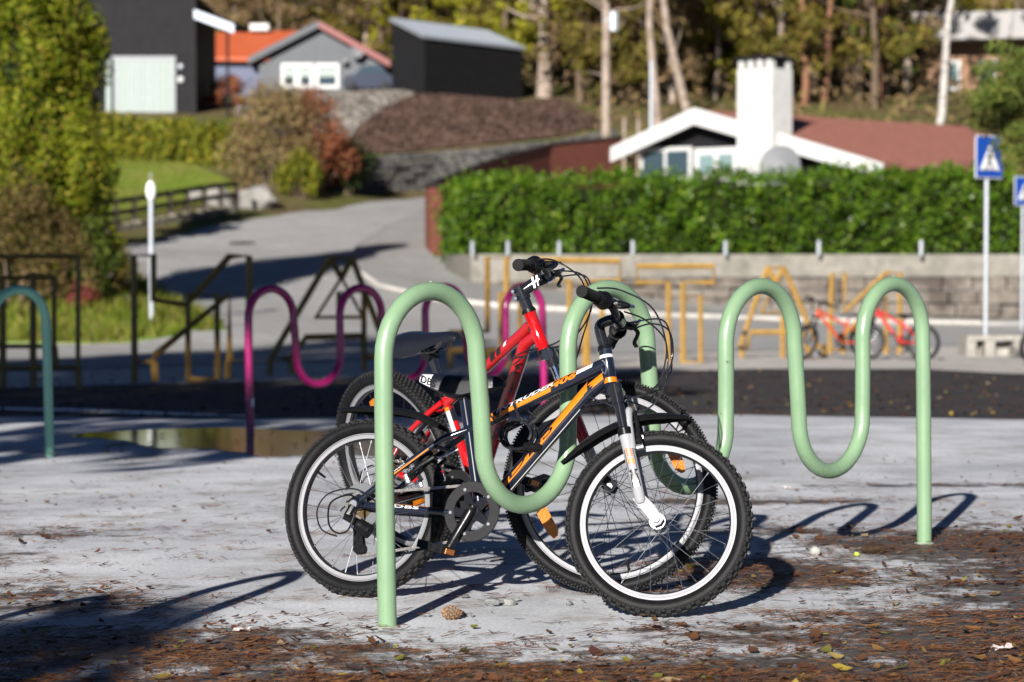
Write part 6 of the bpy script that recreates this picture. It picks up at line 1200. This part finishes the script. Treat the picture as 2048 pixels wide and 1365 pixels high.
# ---- trees with trunks one can tell apart
def trunk_tree(px0, pyb, px1, Y, h, r, bark, lm, label, nleaf=1800, h0=.55, rad=2.2, ls=.30, cat='tree', nc=26, name='tree'):
    r *= .78; x = wx(px0, Y); z = min(H(x, Y), at(0, pyb, Y)[2]); zt = at(0, 0, Y)[2] - z; ln = (wx(px1, Y) - x) / max(1, zt); return tree(name, (x, Y, z), h, h * h0, rad, nc, .55, nleaf, ls, lm, bark, label, cat, None, r, (ln, 0), limbs=12)
trunk_tree(1312, 250, 1300, 104, 17, .22, M['bark_pale'], LM['brown'], 'straight pale trunked tree left of the leaning trunk', h0=.62, name='birch_tree')
trunk_tree(1388, 215, 1326, 103, 17, .24, M['bark_pale'], LM['brown'], 'pale trunk leaning to the left above the cottage roof', h0=.62, name='birch_tree')
trunk_tree(1606, 240, 1604, 112, 18, .20, M['bark_red'], LM['brown'], 'reddish pine trunk rising behind the white chimney', h0=.55, name='pine_tree')
trunk_tree(1640, 240, 1662, 114, 18, .17, M['bark_red'], LM['brown'], 'slim reddish trunk right of the one behind the chimney', h0=.6, name='pine_tree')
trunk_tree(1698, 245, 1735, 116, 17, .13, M['bark'], LM['olive'], 'thin dark trunk between slim trunk and white birch', h0=.5)
trunk_tree(1868, 250, 1902, 100, 17, .19, M['birch'], LM['brown'], 'white birch with a curved trunk in front of the hillside house', h0=.6, name='birch_tree')
trunk_tree(1425, 230, 1440, 118, 16, .14, M['bark_pale'], LM['brown'], 'thin pale trunk between leaning trunk and chimney', h0=.55)
x = wx(1088, 121); tree('yellow_tree', (x, 121, H(x, 121)), 9.5, 3.0, 2.6, 40, .6, 3600, .30, LM['yellow'], M['bark_pale'], 'bright yellow green tree with a thick pale trunk right of the black shed', 'tree', r0=.36)
x = wx(516, 150); tree('birch_tree', (x, 150, H(x, 150)), 11, 6.5, 1.6, 18, .5, 900, .3, LM['brown'], M['birch'], 'white birch behind the orange roof', 'tree', r0=.22)
# the wood behind: single trees of a few kinds, copied
kinds = []
for k, (lm, bk, lab, h, rad) in enumerate((('brown', 'bark', 'brown nearly leafless tree in the wood behind the houses', 13, 3.0), ('brown', 'bark_pale', 'brown twiggy tree with pale trunk in the wood behind the houses', 12, 2.6), ('olive', 'bark', 'olive leaved tree in the wood behind the houses', 12, 3.2), ('olive', 'bark_pale', 'olive tree with pale trunk in the wood behind the houses', 10, 2.8), ('green', 'bark', 'green leaved tree in the wood behind the houses', 11, 2.8), ('yellow', 'bark', 'yellow leaved tree in the wood behind the houses', 9, 2.4), ('pine', 'bark_red', 'dark pine in the wood behind the houses', 14, 2.4))):
    t = tree('forest_tree', (0, 0, 0), h, h * .12, rad, 60, .62, 3000, .34, LM[lm], M[bk], lab, 'tree', 'trees of the wood behind the houses', r0=.15, limbs=16, fill=.3, aspect=.38); t['group'] = lab.split(' in the wood')[0] + 's of the wood'; kinds.append(t)
used = set(); rgf = random.Random(11)
def place(k, px, Y, s=1.):
    x = wx(px, Y); o = kinds[k] if k not in used else copy_tree(kinds[k]); used.add(k); o.location = (x, Y, H(x, min(Y, 200)) - .3); o.rotation_euler = (0, 0, rgf.uniform(0, 6.28)); o.scale = (s, s, s * rgf.uniform(.9, 1.1))
for px, Y, k in ((430, 140, 0), (470, 136, 1), (545, 142, 0), (590, 138, 2), (640, 141, 3), (690, 138, 2), (735, 135, 3), (780, 138, 5), (830, 134, 2), (880, 137, 3), (930, 133, 2), (985, 135, 5), (1030, 131, 3), (1070, 138, 4), (1130, 128, 2), (1165, 125, 0), (1190, 134, 1), (1240, 122, 2), (1270, 130, 0), (1330, 124, 1), (1365, 131, 0), (1420, 126, 2), (1455, 121, 5), (1480, 133, 1), (1530, 127, 4), (1560, 122, 2), (1600, 131, 0), (1650, 125, 1), (1690, 122, 2), (1735, 130, 4), (1775, 121, 4), (1800, 134, 0), (1800, 127, 1), (1920, 142, 1), (1975, 137, 5), (2030, 131, 2), (2090, 124, 0), (370, 144, 1), (-40, 130, 2),
                 (500, 160, 0), (700, 158, 1), (900, 156, 0), (1100, 155, 2), (1300, 156, 1), (1500, 155, 0), (1700, 156, 1), (1900, 157, 0), (2100, 156, 2), (1210, 114, 3), (1745, 112, 2), (1160, 118, 0), (1220, 127, 1), (1290, 120, 0), (1345, 117, 1), (1400, 123, 0), (1470, 128, 0), (1520, 118, 1), (1580, 126, 0), (1625, 119, 0), (1670, 128, 1), (1715, 118, 0), (1765, 125, 0), (1810, 120, 1), (1790, 128, 0), (560, 133, 0), (760, 132, 0), (805, 132, 5), (1240, 128, 4), (1440, 119, 5), (1150, 130, 5), (1010, 126, 5), (1560, 112, 3), (1765, 116, 6), (1200, 140, 6), (860, 142, 6)): place(k, px, Y, rgf.uniform(.8, 1.15))
n = 16000; xx = rng.uniform(-22, 40, n); yy = rng.uniform(107, 185, n); C = np.stack([xx, yy, Hf(xx, np.minimum(yy, 200)) + rng.random(n) ** 2 * 2.2], 1); keep = ~((xx < -3) & (yy < 133)) & ~((xx < 3.2) & (yy < 122)); V, Fc = leaf_geo(C[keep], .42, .4, .3); tag(fast_mesh('undergrowth', V, Fc, LM['brown']), 'brown undergrowth on the floor of the wood', 'undergrowth', None, 'stuff')
n = 2500; xx = rng.uniform(3, 26, n); yy = rng.uniform(86, 108, n); C = np.stack([xx, yy, Hf(xx, yy) + rng.random(n) ** 2 * 1.3], 1); V, Fc = leaf_geo(C, .3, .4, .3); tag(fast_mesh('hillside_scrub', V, Fc, LM['tan']), 'tan scrub on the slope behind the cottage', 'undergrowth', None, 'stuff')
# ---- pine whose low branches hang in at the right edge
px_, py_ = 6.15, 27.0; pt = empty('pine_tree', (px_, py_, H(px_, py_)), 0, label='pine just outside the right edge, its green needles hanging over the blue sign', cat='tree'); mb = MB(); mb.tube([(0, 0, -.2), (.05, 0, 3), (0, .05, 7)], [.16, .13, .06], seg=10); mb.build('trunk', M['bark_red'], pt); cl = []; mb = MB()
for (ex, ez) in ((1992, 165), (1992, 222), (2032, 300), (2015, 160), (2035, 215), (2045, 280), (1960, 195), (2048, 322), (2018, 118)):
    e = at(ex + 14, ez, 26.6) - np.array([px_, py_, H(px_, py_)]); e = e + [0, rng.uniform(-.5, .5), 0]; mb.tube([(0, 0, e[2] + .35), e * [.5, .5, 1] + [0, 0, .22], e], [.03, .018, .005], seg=6)
    for q in range(8): p = e + rng.normal(0, .13, 3) * [1, 1, .8]; cl.append((p, (.17, .17, .13)))
mb.build('branch', M['bark_red'], pt); V, Fc = clumps_geo(cl, .10, 9500, .14, .1); fast_mesh('needles', V, Fc, LM['pine'], parent=pt)
# ---- trees behind the camera on the left, which shade that side of the yard
def shade_tree(x, y, h, h0, rad, label, nl=2600, nc=44, cr=.9, shape='round'): return tree('shade_tree', (x, y, 0), h, h0, rad, nc, cr, nl, .42 if nl > 2000 else .15, LM['pine'], M['bark_red'], label, 'tree', r0=.2 if nl > 2000 else .05, fill=.15, shape=shape)
shade_tree(-6.7, .6, 10.9, 5.3, 2.6, 'dense young pine left of the camera shading the left of the yard', 4600, 100, .8, 'cone')
shade_tree(-12.2, 1.5, 15.5, 7.2, 2.9, 'tall pine left of the camera, behind the dense young pine', 5500, 90, .9)
shade_tree(-9.6, 2.2, 13.5, 6.4, 2.3, 'slender tall pine left of the camera, between the dense pine and the tall pine', 4500, 80, .8)
shade_tree(-15.5, -4.5, 15.0, 6.5, 3.0, 'farthest left tall pine behind the camera', 8000, 80, .9)
x = -13.3; tree('shade_tree', (x, 60., H(x, 60.)), 8.0, 1.5, 1.3, 40, .6, 4000, .30, LM['pine'], M['bark'], 'dark pine behind the golden conifer, shading the side road', 'tree', r0=.14, fill=.2)
shade_tree(-3.5, -2.95, 3.6, 2.35, .52, 'small slim pine left of the camera', 800, 18, .26)
# rough chunks that lie on the bark bank and the gravel
def chunks(n, poly, size, m, name, label, lift=.14):
    f = samp(poly); P = np.array([f() for _ in range(n)]); C = np.c_[P, Hf(P[:, 0], P[:, 1]) + lift + rng.uniform(-.02, .05, n)]; V, Fc = leaf_geo(C, size, .8, 0, None, .6); return tag(fast_mesh(name, V, Fc, m), label, 'ground cover', None, 'stuff')
mpoly = [G2(*p) for p in [(700, 309), (860, 301), (1000, 288), (1130, 273), (1200, 258), (1120, 202), (1048, 210), (850, 195), (785, 215), (725, 255)]]
chunks(9000, mpoly, .17, leafmat('bark_chunks', [(0, (.035, .022, .017)), (.5, (.070, .043, .034)), (1, (.10, .066, .054))], .9, .1, 0), 'bark_chunks', 'coarse brown bark covering the bank')
gpoly = [G2(*p) for p in [(475, 235), (485, 202), (700, 190), (845, 191), (772, 217), (712, 258), (680, 315), (560, 278)]]
chunks(6000, gpoly, .20, leafmat('gravel_chunks', [(0, (.07, .062, .055)), (.5, (.17, .15, .13)), (1, (.25, .225, .20))], .9, .1, 0), 'gravel_stones', 'pale rubble on the slope left of the bark bank', .12)
